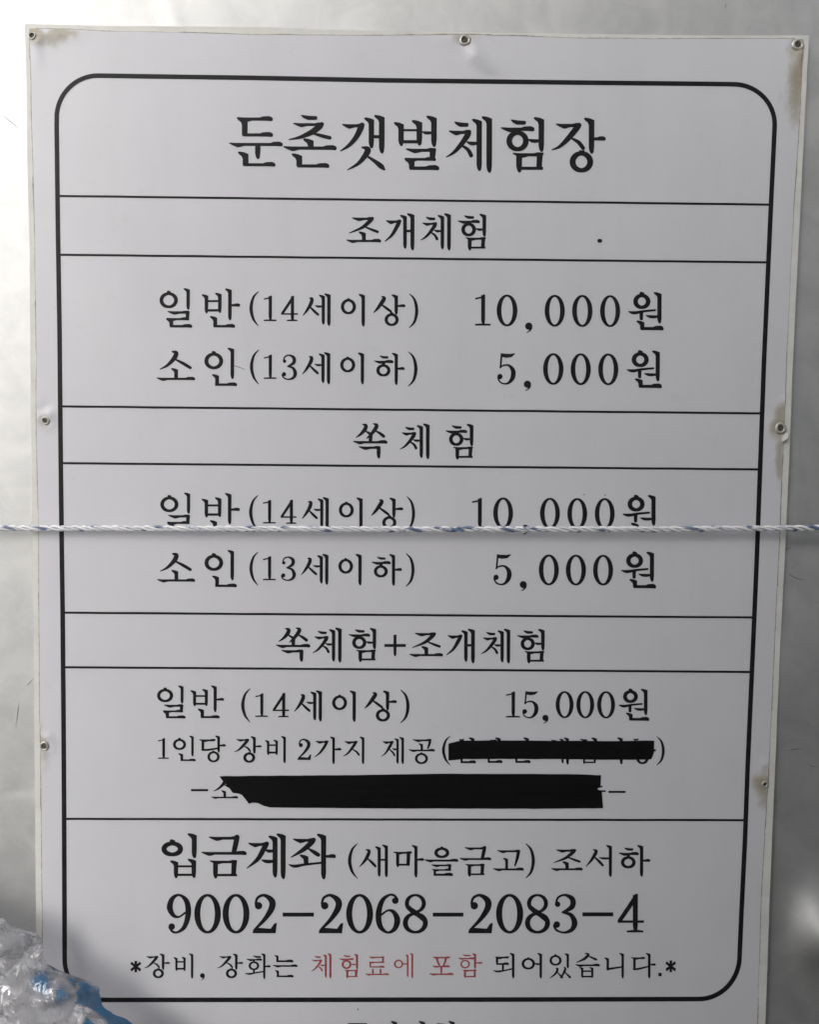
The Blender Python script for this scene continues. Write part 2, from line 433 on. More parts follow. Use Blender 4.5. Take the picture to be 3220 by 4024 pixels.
def catmull(pts, sub=6):
    if len(pts) < 3:
        (x0, y0, w0), (x1, y1, w1) = pts
        return [(x0 + (x1 - x0) * t / sub, y0 + (y1 - y0) * t / sub, w0 + (w1 - w0) * t / sub) for t in range(sub + 1)]
    out = []
    for i in range(len(pts) - 1):
        p0, p1, p2, p3 = pts[max(0, i - 1)], pts[i], pts[i + 1], pts[min(len(pts) - 1, i + 2)]
        for k in range(sub):
            t = k / sub
            out.append(tuple(.5 * (2 * p1[c] + (p2[c] - p0[c]) * t + (2 * p0[c] - 5 * p1[c] + 4 * p2[c] - p3[c]) * t * t + (3 * p1[c] - p0[c] - 3 * p2[c] + p3[c]) * t ** 3) for c in range(3)))
    out.append(pts[-1]); return out

def draw(ink, strokes, fx, fy, ws):
    """fx, fy map glyph measures to the photograph; ws scales stroke widths"""
    ws *= 1.06
    for st in strokes:
        k = st[0]
        if k == 'V' or k == 'v' or k == 's':
            x, y0, y1, wd = st[1:]; x, y0, y1, wd = fx(x), fy(y0), fy(y1), wd * ws
            if k == 's': top = [(x - .5 * wd, y0), (x + .5 * wd, y0)]
            else: top = [(x - 1.35 * wd, y0 + .18 * wd), (x - 1.25 * wd, y0), (x - .9 * wd, y0 - .02 * wd), (x - .2 * wd, y0 + .12 * wd), (x + .5 * wd, y0 + .42 * wd)]
            if k == 'v': bot = [(x + .5 * wd, y1), (x - .32 * wd, y1), (x - .5 * wd, y1 - .2 * wd)]
            else: bot = [(x + .47 * wd, y1 - 1.3 * wd), (x + .38 * wd, y1 - .35 * wd), (x + .2 * wd, y1), (x - .12 * wd, y1), (x - .38 * wd, y1 - .45 * wd), (x - .5 * wd, y1 - 1.1 * wd)]
            if y1 - y0 < 2.6 * wd and k != 'v': bot = [(x + .4 * wd, y1 - .1 * wd), (x + .2 * wd, y1), (x - .25 * wd, y1), (x - .42 * wd, y1 - .3 * wd)]
            neck = [] if k == 's' else [(x - .5 * wd, min(y1 - .3 * wd, y0 + 1.25 * wd)), (x - .68 * wd, y0 + .82 * wd), (x - 1.1 * wd, y0 + .5 * wd)]
            ink.poly(top + bot + neck)
        elif k in 'HRB':
            x0, x1, y, wd = st[1:]; x0, x1, y, wd = fx(x0), fx(x1), fy(y), wd * ws
            s = min(wd, (x1 - x0) / 9.0); t = wd
            if k == 'R': left = [(x0, y + .5 * t), (x0, y - .5 * t)]
            else: left = [(x0 + 5 * s, y + .5 * t), (x0 + 3.7 * s, y + .85 * t), (x0 + 2.8 * s, y + .95 * t), (x0 + 1.2 * s, y + .3 * t), (x0, y - .35 * t), (x0 + .3 * s, y - .62 * t), (x0 + 2.5 * s, y - .5 * t)]
            if k == 'B': right = [(x1 - 3.2 * s, y - .5 * t), (x1 - 1.8 * s, y - .8 * t), (x1 - .3 * s, y - .7 * t), (x1, y - .3 * t), (x1 - .6 * s, y + .5 * t)]
            else: right = [(x1 - 4.2 * s, y - .5 * t), (x1 - 3.2 * s, y - .85 * t), (x1 - 1.2 * s, y - .95 * t), (x1 - .25 * s, y - .55 * t), (x1, y - .05 * t), (x1 - .1 * s, y + .5 * t), (x1 - .5 * s, y + .65 * t), (x1 - 2 * s, y + .55 * t)]
            ink.poly(left + right)
        elif k == 'b':
            x0, x1, y, wd = st[1:]; x0, x1, y, wd = fx(x0), fx(x1), fy(y), wd * ws
            ink.poly([(x0, y - .5 * wd), (x1, y - .5 * wd), (x1, y + .5 * wd), (x0, y + .5 * wd)])
        elif k == 'h':
            x0, x1, y, wd = st[1:]; x0, x1, y, wd = fx(x0), fx(x1), fy(y), wd * ws; L = x1 - x0
            ink.poly([(x0, y - .35 * wd), (x0 + .3 * L, y - .4 * wd), (x0 + .5 * L, y - .6 * wd), (x0 + .8 * L, y - .62 * wd), (x1, y - .3 * wd), (x1, y + .25 * wd), (x0 + .9 * L, y + .5 * wd), (x0, y + .4 * wd)])
        elif k == 't':
            x0, x1, y, wd = st[1:]; x0, x1, y, wd = fx(x0), fx(x1), fy(y), wd * ws; L = x1 - x0
            ink.poly([(x0, y - .5 * wd), (x0 + .25 * L, y - .48 * wd), (x1, y - .38 * wd), (x1, y + .4 * wd), (x0 + .65 * L, y + .6 * wd), (x0 + .35 * L, y + .5 * wd), (x0 + .08 * L, y - .05 * wd)])
        elif k == 'D':
            x0, x1, y, wd = st[1:]; x0, x1, y, wd = fx(x0), fx(x1), fy(y), wd * ws; L = x1 - x0
            ink.poly([(x0, y - .42 * wd), (x0 + .06 * L, y - .52 * wd), (x0 + .5 * L, y - .32 * wd), (x0 + .95 * L, y - .25 * wd), (x1, y - .05 * wd), (x0 + .98 * L, y + .4 * wd), (x0 + .85 * L, y + .5 * wd), (x0 + .42 * L, y + .5 * wd), (x0 + .15 * L, y + .1 * wd)])
        elif k == 'O':
            cx, cy, rx, ry, wd, tick = st[1:]
            cx, rx, cy, ry, wd = fx(cx), (fx(cx + rx) - fx(cx)), fy(cy), (fy(cy + ry) - fy(cy)), wd * ws
            rx -= wd * .5; ry -= wd * .36
            n = 40
            ink.strip([(cx + rx * math.cos(a), cy + ry * math.sin(a), wd * (.72 + .28 * abs(math.cos(a)))) for a in [2 * math.pi * i / n for i in range(n)]], closed=True)
            ty = cy - ry - .36 * wd
            if tick == 1: ink.poly([(cx - .55 * wd, ty + .1 * wd), (cx - .42 * wd, ty - .38 * wd), (cx - .1 * wd, ty - .48 * wd), (cx + .5 * wd, ty - .25 * wd), (cx + .65 * wd, ty + .15 * wd), (cx + .9 * wd, ty + .45 * wd), (cx - .9 * wd, ty + .45 * wd)])
            elif tick == 2: ink.poly([(cx - 1.0 * wd, ty + .42 * wd), (cx - .18 * wd, ty - .28 * wd), (cx + .12 * wd, ty - .3 * wd), (cx + 1.1 * wd, ty + .42 * wd)])
        elif k == 'Z':
            cx, cy, rx, ry, w1, w0 = st[1:]
            cx, rx, cy, ry, w1, w0 = fx(cx), (fx(cx + rx) - fx(cx)), fy(cy), (fy(cy + ry) - fy(cy)), w1 * ws, w0 * ws
            rx -= w1 / 2; ry -= w0 / 2; n = 48
            ink.strip([(cx + rx * math.cos(a), cy + ry * math.sin(a), w0 + (w1 - w0) * abs(math.cos(a)) ** 1.5) for a in [2 * math.pi * i / n for i in range(n)]], closed=True)
        elif k == 'L':
            ink.strip(catmull([(fx(x), fy(y), wd * ws) for x, y, wd in st[1]]))
        elif k == 'P':
            ink.poly([(fx(x), fy(y)) for x, y in st[1]])
        elif k == 'dot':
            cx, cy, r = st[1:]; X, Y = fx(cx), fy(cy); r *= ws
            ink.poly([(X + r * math.cos(i * math.pi / 9), Y + r * math.sin(i * math.pi / 9)) for i in range(18)])

SIOT = lambda a, b_, c: [('L', a), ('L', b_)]
# each syllable: measured box, then its strokes
G = {}
G['둔'] = ((85, 125, 543, 548), [('H', 148, 458, 146, 25), ('v', 219, 132, 290, 46), ('R', 205, 460, 280, 25), ('H', 85, 543, 361, 24), ('s', 330, 362, 485, 44), ('v', 226, 422, 545, 46), ('R', 210, 481, 533, 24)])
G['촌'] = ((543, 112, 1000, 556), [('D', 693, 836, 132, 40), ('B', 628, 893, 193, 23), ('L', [(872, 190, 36), (850, 212, 50), (790, 256, 46), (690, 300, 28), (594, 320, 8)]), ('L', [(785, 264, 10), (860, 285, 28), (940, 305, 30)]), ('v', 779, 310, 385, 46), ('H', 543, 1000, 392, 26), ('v', 682, 438, 552, 46), ('R', 665, 938, 543, 25)])
G['갯'] = ((1028, 112, 1415, 580), [('B', 1043, 1238, 203, 25), ('L', [(1214, 196, 40), (1200, 230, 48), (1160, 305, 40), (1100, 372, 28), (1032, 416, 8)]), ('V', 1294, 133, 394, 44), ('V', 1382, 112, 438, 46), ('b', 1310, 1365, 296, 26), ('L', [(1216, 386, 14), (1250, 394, 36), (1264, 412, 50), (1238, 460, 44), (1180, 525, 28), (1092, 576, 8)]), ('L', [(1250, 456, 14), (1320, 502, 30), (1375, 545, 42), (1402, 572, 20)])])
G['벌'] = ((-197, 118, 188, 577), [('V', -136, 172, 374, 44), ('V', 19, 155, 370, 46), ('b', -116, 0, 240, 17), ('b', -116, 0, 338, 26), ('V', 143, 118, 382, 46), ('t', 36, 122, 262, 26), ('B', -97, 162, 411, 25), ('P', [(106, 400), (162, 398), (150, 492), (106, 492)]), ('H', -107, 160, 487, 21), ('v', -46, 478, 574, 44), ('R', -62, 189, 562, 27)])
G['체'] = ((245, 123, 640, 600), [('D', 313, 437, 190, 42), ('B', 267, 460, 259, 26), ('L', [(440, 256, 38), (424, 290, 46), (370, 366, 38), (310, 430, 26), (249, 468, 8)]), ('L', [(372, 366, 14), (430, 405, 30), (458, 455, 34)]), ('t', 416, 508, 351, 30), ('V', 527, 145, 586, 44), ('V', 612, 123, 601, 46)])
G['험'] = ((707, 130, 1082, 598), [('D', 792, 924, 172, 42), ('H', 707, 997, 232, 26), ('O', 852, 332, 95, 87, 46, 0), ('s', 858, 244, 280, 52), ('t', 936, 1034, 330, 30), ('V', 1054, 130, 424, 46), ('B', 808, 1076, 449, 26), ('s', 866, 446, 599, 48), ('P', [(1016, 446), (1066, 446), (1056, 568), (1010, 568)]), ('b', 880, 1068, 563, 25)])
G['장'] = ((1140, 132, 1600, 600), [('B', 1175, 1394, 201, 27), ('L', [(1374, 198, 40), (1350, 228, 48), (1280, 312, 42), (1210, 378, 26), (1144, 407, 8)]), ('L', [(1308, 308, 14), (1368, 342, 32), (1408, 392, 32)]), ('V', 1480, 135, 440, 46), ('h', 1500, 1600, 313, 32), ('O', 1394, 509, 100, 90, 48, 0), ('s', 1397, 411, 445, 48)])
G['조'] = ((63, 82, 280, 242), [('B', 98, 236, 94, 14), ('L', [(225, 92, 20), (208, 110, 24), (162, 148, 18), (84, 181, 5)]), ('L', [(172, 140, 6), (220, 160, 15), (258, 174, 15)]), ('v', 173, 172, 226, 23), ('H', 63, 280, 230, 13)])
G['개'] = ((302, 60, 488, 288), [('B', 308, 406, 112, 15), ('L', [(393, 108, 20), (378, 140, 23), (345, 195, 16), (303, 232, 5)]), ('V', 427, 70, 278, 22), ('V', 473, 60, 288, 24), ('b', 436, 463, 169, 15)])
G['일'] = ((72, 50, 270, 288), [('O', 127, 123, 56, 48, 22, 1), ('V', 245, 50, 181, 20), ('B', 118, 254, 197, 14), ('P', [(230, 192), (254, 192), (250, 240), (230, 240)]), ('H', 112, 252, 237, 12), ('v', 143, 234, 285, 22), ('R', 135, 270, 280, 14)])
G['반'] = ((325, 52, 560, 288), [('V', 356, 87, 202, 21), ('V', 437, 78, 200, 21), ('b', 364, 430, 128, 12), ('b', 364, 430, 184, 14), ('V', 498, 52, 244, 21), ('h', 507, 560, 153, 17), ('v', 409, 219, 286, 23), ('R', 400, 530, 280, 14)])
G['('] = ((617, 68, 673, 280), [('L', [(671, 70, 4), (640, 106, 13), (626, 172, 19), (640, 236, 14), (670, 278, 4)])])
G[')'] = ((1583, 82, 1640, 291), [('L', [(1586, 84, 4), (1617, 120, 14), (1630, 186, 19), (1617, 252, 14), (1585, 289, 4)])])
G['1'] = ((703, 92, 780, 250), [('s', 743, 98, 244, 19), ('P', [(703, 112), (734, 105), (747, 92), (752, 97), (752, 118), (734, 114), (704, 120)]), ('P', [(703, 241), (725, 239), (758, 239), (780, 241), (780, 249), (703, 249)])])
G['4'] = ((808, 95, 910, 250), [('P', [(876, 96), (887, 96), (887, 112), (826, 202), (808, 207), (808, 200)]), ('b', 808, 910, 206, 9), ('s', 877, 100, 246, 19), ('P', [(843, 242), (868, 239), (888, 239), (908, 242), (908, 249), (843, 249)])])
G['세'] = ((940, 82, 1108, 278), [('L', [(981, 110, 7), (995, 116, 19), (988, 145, 21), (964, 185, 14), (941, 214, 4)]), ('L', [(980, 160, 7), (1010, 190, 15), (1032, 210, 14)]), ('t', 1012, 1056, 160, 13), ('V', 1064, 90, 270, 19), ('V', 1098, 82, 278, 20)])
G['이'] = ((1170, 85, 1320, 282), [('O', 1216, 162, 46, 46, 19, 2), ('V', 1306, 85, 282, 20)])
G['상'] = ((1367, 88, 1562, 280), [('L', [(1419, 101, 7), (1433, 111, 21), (1415, 142, 22), (1388, 178, 14), (1369, 197, 4)]), ('L', [(1410, 144, 7), (1445, 170, 15), (1472, 190, 14)]), ('V', 1506, 88, 210, 20), ('h', 1514, 1562, 157, 15), ('O', 1478, 241, 43, 38, 19, 1)])
G['0'] = ((293, 110, 450, 350), [('Z', 371.5, 230, 78.5, 120, 34, 15)])
G[','] = ((508, 322, 562, 398), [('dot', 535, 348, 26), ('L', [(550, 345, 20), (552, 365, 16), (540, 384, 10), (520, 396, 5)])])
G['원'] = ((1285, 90, 1553, 380), [('O', 1388, 162, 65, 57, 33, 1), ('L', [(1289, 239, 8), (1320, 247, 22), (1350, 246, 22), (1400, 236, 17), (1487, 228, 15)]), ('s', 1384, 240, 304, 28), ('t', 1416, 1508, 276, 22), ('V', 1521, 92, 328, 31), ('v', 1391, 306, 374, 31), ('R', 1380, 1553, 366, 22)])
G['소'] = ((52, 60, 288, 240), [('L', [(150, 64, 10), (172, 73, 26), (160, 105, 26), (118, 148, 16), (74, 171, 5)]), ('L', [(158, 106, 8), (215, 136, 18), (258, 162, 17)]), ('v', 172, 164, 226, 22), ('H', 52, 288, 229, 13)])
G['인'] = ((342, 40, 542, 272), [('O', 400, 121, 57, 50, 23, 1), ('V', 513, 41, 230, 21), ('v', 420, 201, 270, 22), ('R', 408, 542, 264, 14)])
G['3'] = ((810, 82, 905, 236), [('dot', 829, 122, 10), ('L', [(823, 118, 7), (831, 96, 8), (857, 86, 9), (885, 102, 19), (884, 132, 19), (850, 153, 8)]), ('L', [(848, 153, 8), (880, 164, 15), (894, 195, 21), (882, 222, 15), (852, 232, 8), (824, 222, 8), (815, 205, 8)]), ('dot', 826, 201, 12)])
G['하'] = ((1370, 72, 1557, 265), [('D', 1404, 1458, 97, 17), ('H', 1370, 1490, 126, 12), ('O', 1428, 178, 43, 37, 19, 0), ('s', 1429, 128, 150, 22), ('V', 1506, 72, 266, 19), ('h', 1514, 1557, 167, 15)])
G['5'] = ((297, 92, 436, 327), [('P', [(324, 91), (350, 95), (395, 97), (432, 92), (430, 100), (405, 122), (365, 127), (336, 121), (329, 196), (327, 205), (314, 206), (317, 180)]), ('L', [(318, 200, 9), (345, 184, 12), (385, 184, 16), (416, 222, 32), (414, 275, 32), (385, 314, 18), (350, 322, 11), (318, 308, 11), (303, 280, 11)]), ('dot', 318, 268, 19)])
G['쏙'] = ((135, 68, 528, 463), [('L', [(244, 79, 10), (282, 93, 38), (270, 138, 42), (222, 192, 28), (170, 229, 8)]), ('L', [(272, 150, 12), (320, 180, 28), (345, 196, 30)]), ('L', [(366, 72, 10), (404, 89, 38), (388, 132, 42), (342, 190, 32), (292, 238, 10)]), ('L', [(388, 150, 12), (440, 180, 30), (484, 214, 34)]), ('s', 335, 200, 278, 44), ('H', 135, 528, 281, 25), ('B', 198, 448, 343, 25), ('s', 427, 333, 464, 42)])
G['당'] = ((290, 44, 442, 195), [('B', 290, 385, 71, 10), ('s', 312, 70, 130, 15), ('L', [(308, 125, 10), (345, 124, 11), (395, 116, 9)]), ('V', 401, 44, 140, 14), ('h', 407, 442, 100, 12), ('O', 372, 164, 35, 31, 14, 2)])
G['비'] = ((658, 47, 783, 200), [('V', 681, 70, 154, 13), ('V', 729, 68, 154, 13), ('b', 686, 726, 98, 9), ('b', 686, 726, 140, 11), ('V', 774, 47, 200, 14)])
G['2'] = ((847, 62, 925, 182), [('dot', 866, 98, 11), ('L', [(857, 92, 7), (863, 74, 8), (884, 66, 9), (908, 82, 18), (908, 106, 18), (885, 140, 12), (852, 172, 6)]), ('P', [(848, 174), (862, 165), (905, 168), (917, 152), (925, 150), (921, 182), (847, 182)])])
G['가'] = ((943, 50, 1095, 205), [('B', 948, 1024, 80, 10), ('L', [(1013, 79, 14), (1000, 106, 15), (975, 140, 11), (944, 166, 3)]), ('V', 1051, 50, 205, 14), ('h', 1057, 1095, 122, 12)])
G['지'] = ((1105, 50, 1225, 205), [('B', 1112, 1188, 82, 10), ('L', [(1179, 80, 13), (1162, 106, 15), (1132, 144, 10), (1106, 160, 3)]), ('L', [(1154, 118, 5), (1180, 135, 10), (1194, 152, 11)]), ('V', 1218, 50, 205, 14)])
G['제'] = ((1320, 52, 1450, 205), [('B', 1328, 1392, 82, 10), ('L', [(1383, 81, 13), (1369, 106, 15), (1346, 142, 9), (1321, 161, 3)]), ('L', [(1362, 118, 5), (1385, 138, 10), (1396, 156, 10)]), ('t', 1382, 1410, 121, 10), ('V', 1413, 60, 203, 13), ('V', 1442, 52, 205, 14)])
G['공'] = ((1475, 60, 1625, 205), [('B', 1498, 1606, 71, 10), ('L', [(1597, 70, 14), (1592, 95, 13), (1584, 116, 8)]), ('v', 1550, 88, 126, 13), ('H', 1475, 1625, 128, 9), ('O', 1548, 174, 37, 31, 14, 2)])
G['입'] = ((73, 53, 373, 434), [('O', 165, 186, 92, 62, 42, 1), ('V', 352, 53, 264, 41), ('V', 197, 283, 434, 36), ('V', 348, 269, 432, 37), ('b', 212, 332, 333, 17), ('b', 212, 332, 405, 19)])
G['금'] = ((410, 77, 797, 435), [('B', 472, 737, 95, 23), ('L', [(714, 86, 42), (704, 140, 42), (688, 210, 38)]), ('H', 410, 797, 223, 22), ('B', 480, 718, 296, 21), ('s', 532, 290, 436, 40), ('P', [(668, 290), (714, 290), (703, 416), (664, 416)]), ('b', 545, 715, 407, 20)])
G['계'] = ((797, 55, 1127, 440), [('B', 808, 986, 148, 24), ('L', [(966, 142, 38), (945, 178, 42), (890, 272, 34), (800, 348, 8)]), ('t', 948, 1022, 202, 27), ('t', 918, 1022, 290, 29), ('V', 1037, 73, 428, 40), ('V', 1106, 55, 441, 41)])
G['좌'] = ((1152, 55, 1553, 442), [('B', 1187, 1384, 113, 24), ('L', [(1364, 108, 36), (1345, 132, 42), (1280, 190, 36), (1173, 256, 8)]), ('L', [(1318, 182, 12), (1370, 214, 32), (1404, 236, 32)]), ('v', 1300, 234, 312, 38), ('L', [(1156, 319, 10), (1205, 332, 26), (1290, 318, 20), (1432, 303, 17)]), ('V', 1449, 57, 443, 41), ('h', 1468, 1553, 248, 29)])
G['새'] = ((123, 53, 276, 225), [('L', [(161, 80, 6), (177, 87, 15), (165, 120, 17), (146, 148, 11), (124, 171, 3)]), ('L', [(164, 123, 5), (190, 146, 13), (210, 167, 12)]), ('V', 230, 62, 222, 16), ('V', 268, 53, 225, 16), ('b', 237, 260, 133, 10)])
G['마'] = ((303, 55, 468, 226), [('B', 303, 405, 96, 10), ('s', 328, 93, 172, 16), ('P', [(376, 92), (396, 92), (392, 165), (374, 165)]), ('b', 328, 392, 159, 10), ('V', 425, 55, 227, 16), ('h', 431, 468, 132, 13)])
G['을'] = ((468, 55, 650, 222), [('O', 562, 96, 40, 28, 17, 2), ('H', 468, 650, 137, 10), ('B', 505, 614, 163, 9), ('P', [(596, 160), (613, 160), (610, 190), (596, 190)]), ('H', 508, 612, 187, 8), ('s', 525, 187, 217, 14), ('R', 518, 622, 212, 11)])
G['고'] = ((832, 80, 998, 192), [('B', 855, 979, 88, 10), ('L', [(969, 88, 17), (962, 125, 15), (950, 164, 8)]), ('v', 906, 123, 180, 14), ('H', 832, 998, 184, 10)])
G['서'] = ((1325, 55, 1467, 223), [('L', [(1366, 80, 6), (1381, 87, 15), (1370, 112, 17), (1350, 142, 11), (1326, 169, 3)]), ('L', [(1368, 115, 5), (1395, 140, 13), (1415, 162, 12)]), ('t', 1394, 1450, 125, 11), ('V', 1456, 55, 224, 16)])
G['6'] = ((10, 4, 95, 146), [('dot', 77, 28, 11), ('L', [(85, 24, 7), (74, 10, 8), (56, 8, 8), (32, 28, 15), (19, 75, 19), (25, 120, 17), (50, 142, 8), (74, 130, 15), (84, 98, 20), (72, 70, 14), (52, 63, 7), (30, 78, 7)])])
G['9'] = ((10, 4, 95, 146), [('dot', 28, 122, 11), ('L', [(20, 126, 7), (31, 140, 8), (49, 142, 8), (73, 122, 15), (86, 75, 19), (80, 30, 17), (55, 8, 8), (31, 20, 15), (21, 52, 20), (33, 80, 14), (53, 87, 7), (75, 72, 7)])])
G['8'] = ((6, 4, 94, 146), [('Z', 50, 38, 37, 34, 14, 8), ('Z', 50, 108, 44, 38, 17, 9), ('L', [(22, 44, 8), (36, 62, 17), (62, 80, 17), (80, 100, 10)])])
G['*'] = ((50, 88, 116, 158), [('P', [(75, 88), (92, 88), (89, 123), (92, 158), (75, 158), (77, 123)]), ('P', [(49, 107), (58, 92), (86, 116), (117, 138), (109, 154), (80, 130)]), ('P', [(117, 107), (109, 92), (80, 116), (49, 138), (57, 154), (86, 130)])])
G['화'] = ((758, 42, 915, 200), [('D', 806, 857, 62, 14), ('H', 765, 863, 81, 9), ('O', 812, 118, 33, 27, 14, 0), ('s', 812, 82, 98, 14), ('s', 812, 138, 162, 13), ('L', [(760, 165, 5), (785, 168, 12), (820, 162, 9), (868, 154, 9)]), ('V', 876, 42, 200, 14), ('h', 882, 915, 122, 12)])
G['는'] = ((928, 52, 1082, 188), [('v', 957, 52, 94, 13), ('R', 950, 1056, 90, 11), ('H', 928, 1082, 119, 10), ('v', 960, 145, 187, 13), ('R', 952, 1057, 183, 10)])
G['료'] = ((1498, 58, 1645, 178), [('B', 1520, 1618, 66, 9), ('s', 1609, 62, 98, 12), ('H', 1520, 1617, 97, 8), ('s', 1530, 96, 126, 12), ('R', 1526, 1618, 125, 9), ('s', 1546, 138, 172, 12), ('s', 1593, 138, 172, 12), ('H', 1498, 1645, 171, 9)])
G['에'] = ((-13, 40, 105, 188), [('O', 15, 104, 28, 25, 11, 2), ('t', 38, 66, 103, 9), ('V', 71, 48, 181, 11), ('V', 98, 40, 188, 12)])
G['포'] = ((192, 55, 338, 178), [('B', 212, 318, 65, 9), ('L', [(238, 68, 13), (245, 92, 12), (254, 112, 9)]), ('L', [(292, 68, 13), (287, 92, 12), (278, 112, 9)]), ('H', 210, 316, 118, 8), ('s', 265, 120, 162, 12), ('H', 192, 338, 164, 9)])
G['함'] = ((365, 40, 510, 186), [('D', 390, 440, 52, 10), ('H', 365, 463, 71, 8), ('O', 407, 104, 29, 25, 10, 0), ('V', 466, 40, 130, 13), ('h', 472, 510, 97, 10), ('B', 390, 476, 142, 8), ('s', 406, 140, 186, 13), ('s', 464, 140, 182, 12), ('b', 402, 470, 178, 8)])
G['되'] = ((575, 38, 702, 188), [('B', 583, 670, 65, 10), ('s', 597, 64, 106, 14), ('R', 592, 668, 103, 10), ('s', 632, 105, 146, 13), ('L', [(577, 142, 5), (600, 148, 12), (640, 142, 9), (688, 132, 9)]), ('V', 693, 38, 188, 15)])
G['어'] = ((743, 38, 865, 188), [('O', 783, 102, 40, 34, 15, 2), ('t', 818, 852, 103, 11), ('V', 857, 38, 189, 15)])
G['있'] = ((910, 40, 1037, 190), [('O', 945, 82, 36, 31, 14, 1), ('V', 1018, 40, 128, 14), ('L', [(947, 128, 5), (957, 134, 13), (945, 160, 12), (913, 187, 4)]), ('L', [(953, 150, 5), (985, 183, 12)]), ('L', [(996, 122, 5), (1003, 132, 13), (992, 160, 12), (973, 187, 5)]), ('L', [(997, 148, 5), (1031, 182, 13)])])
G['습'] = ((1062, 38, 1210, 186), [('L', [(1122, 40, 6), (1140, 47, 14), (1118, 72, 15), (1070, 94, 4)]), ('L', [(1138, 54, 5), (1172, 70, 12), (1188, 77, 12)]), ('H', 1062, 1210, 111, 10), ('V', 1104, 122, 186, 13), ('V', 1164, 122, 186, 13), ('b', 1109, 1160, 146, 9), ('b', 1109, 1160, 178, 10)])
G['니'] = ((1230, 38, 1353, 188), [('V', 1256, 65, 142, 15), ('L', [(1254, 134, 13), (1280, 130, 12), (1338, 121, 9)]), ('V', 1345, 38, 189, 15)])
G['다'] = ((1393, 38, 1542, 188), [('B', 1393, 1480, 69, 10), ('s', 1415, 67, 140, 15), ('L', [(1411, 134, 12), (1440, 132, 12), (1498, 118, 9)]), ('V', 1503, 38, 189, 15), ('h', 1509, 1542, 107, 12)])
G['-'] = ((0, 0, 100, 12), [('b', 0, 100, 6, 12)])
G['+'] = ((682, 82, 810, 210), [('b', 682, 810, 146, 16), ('s', 746, 82, 210, 17)])
G['.'] = ((1557, 155, 1577, 177), [('b', 1557, 1577, 166, 20)])

def glyph(ink, ch, crop, box, wt=1.0, skip=()):
    cx, cy, cs = crop
    (a0, b0, a1, b1), st = G[ch]
    x0, y0, x1, y1 = [cx + box[0] * cs, cy + box[1] * cs, cx + box[2] * cs, cy + box[3] * cs]
    sx, sy = (x1 - x0) / (a1 - a0), (y1 - y0) / (b1 - b0)
    draw(ink, [s for i, s in enumerate(st) if i not in skip], lambda v: x0 + (v - a0) * sx, lambda v: y0 + (v - b0) * sy, math.sqrt(sx * sy) * wt)
def line(label, parts, mat=None, name='lettering'):
    """one row: one mesh per run of words, each with its own label when the row has two runs"""
    labels = label if isinstance(label, tuple) else (label,)
    ink = Ink()
    for q, (crop, items, wt) in enumerate(parts):
        for it in items:
            glyph(ink, it[0], crop, it[1:5], wt)
        if len(labels) > 1 or q == len(parts) - 1:
            o = ink.build(name, mat or M_INK, sign); o['label'] = labels[min(q, len(labels) - 1)]
            ink = Ink()
z = 1120 / 1725; z9 = 900 / 1725; z8 = 800 / 1725
T1, T2 = (860, 400, z8), (1640, 400, z8)
def own(ch): return (ch,) + G[ch][0]
line('large bold black title across the top row', [(T1, [own('둔'), own('촌'), own('갯')], 1), (T2, [own('벌'), own('체'), own('험'), own('장')], 1)])
C2 = (1320, 800, 1100 / 1725)
line('first section heading under the title', [(C2, [own('조'), own('개'), ('체', 522, 60, 712, 288), ('험', 750, 63, 930, 288)], 1)])
C = (580, 1100, z); D_ = (1800, 1100, z9)
line(('adult ticket row under the first heading', 'adult price under the first heading'), [(C, [own(c) for c in '일반(14세이상)'], 1), (D_, [('1', 130, 105, 248, 345), ('0', 293, 110, 450, 350), own(','), ('0', 655, 112, 807, 352), ('0', 862, 113, 1016, 354), ('0', 1073, 115, 1225, 355), own('원')], 1)])
C = (580, 1340, z); D_ = (1800, 1340, z9)
line(('child ticket row under the first heading', 'child price under the first heading'), [(C, [own('소'), own('인'), ('(', 620, 52, 675, 263), ('1', 703, 80, 780, 230), own('3'), ('세', 938, 68, 1106, 262), ('이', 1166, 70, 1315, 262), own('하'), (')', 1577, 63, 1635, 275)], 1),
    (D_, [own('5'), (',', 498, 300, 552, 375), ('0', 643, 92, 797, 330), ('0', 851, 93, 1003, 332), ('0', 1059, 94, 1211, 333), ('원', 1273, 70, 1540, 355)], 1)])
C = (1340, 1640, 600 / 1725)
line('second section heading in three spaced syllables', [(C, [own('쏙'), ('체', 667, 70, 1007, 470), ('험', 1180, 74, 1503, 476)], 1)])
C = (580, 1900, z); D_ = (1800, 1900, z9)
line(('adult ticket row partly behind the rope', 'adult price partly behind the rope'), [(C, [('일', 77, 55, 272, 288), ('반', 325, 58, 558, 290), ('(', 615, 70, 670, 282), ('1', 698, 97, 776, 243), ('4', 805, 97, 902, 245), ('세', 935, 83, 1097, 275), ('이', 1158, 85, 1306, 278), ('상', 1353, 86, 1548, 275), (')', 1568, 77, 1620, 285)], 1),
    (D_, [('1', 107, 105, 222, 340), ('0', 267, 105, 417, 340), (',', 483, 312, 535, 385), ('0', 620, 108, 770, 342), ('0', 826, 110, 976, 344), ('0', 1033, 110, 1183, 345), ('원', 1243, 85, 1508, 368)], 1)])
C = (580, 2140, z); D_ = (1800, 2140, z9)
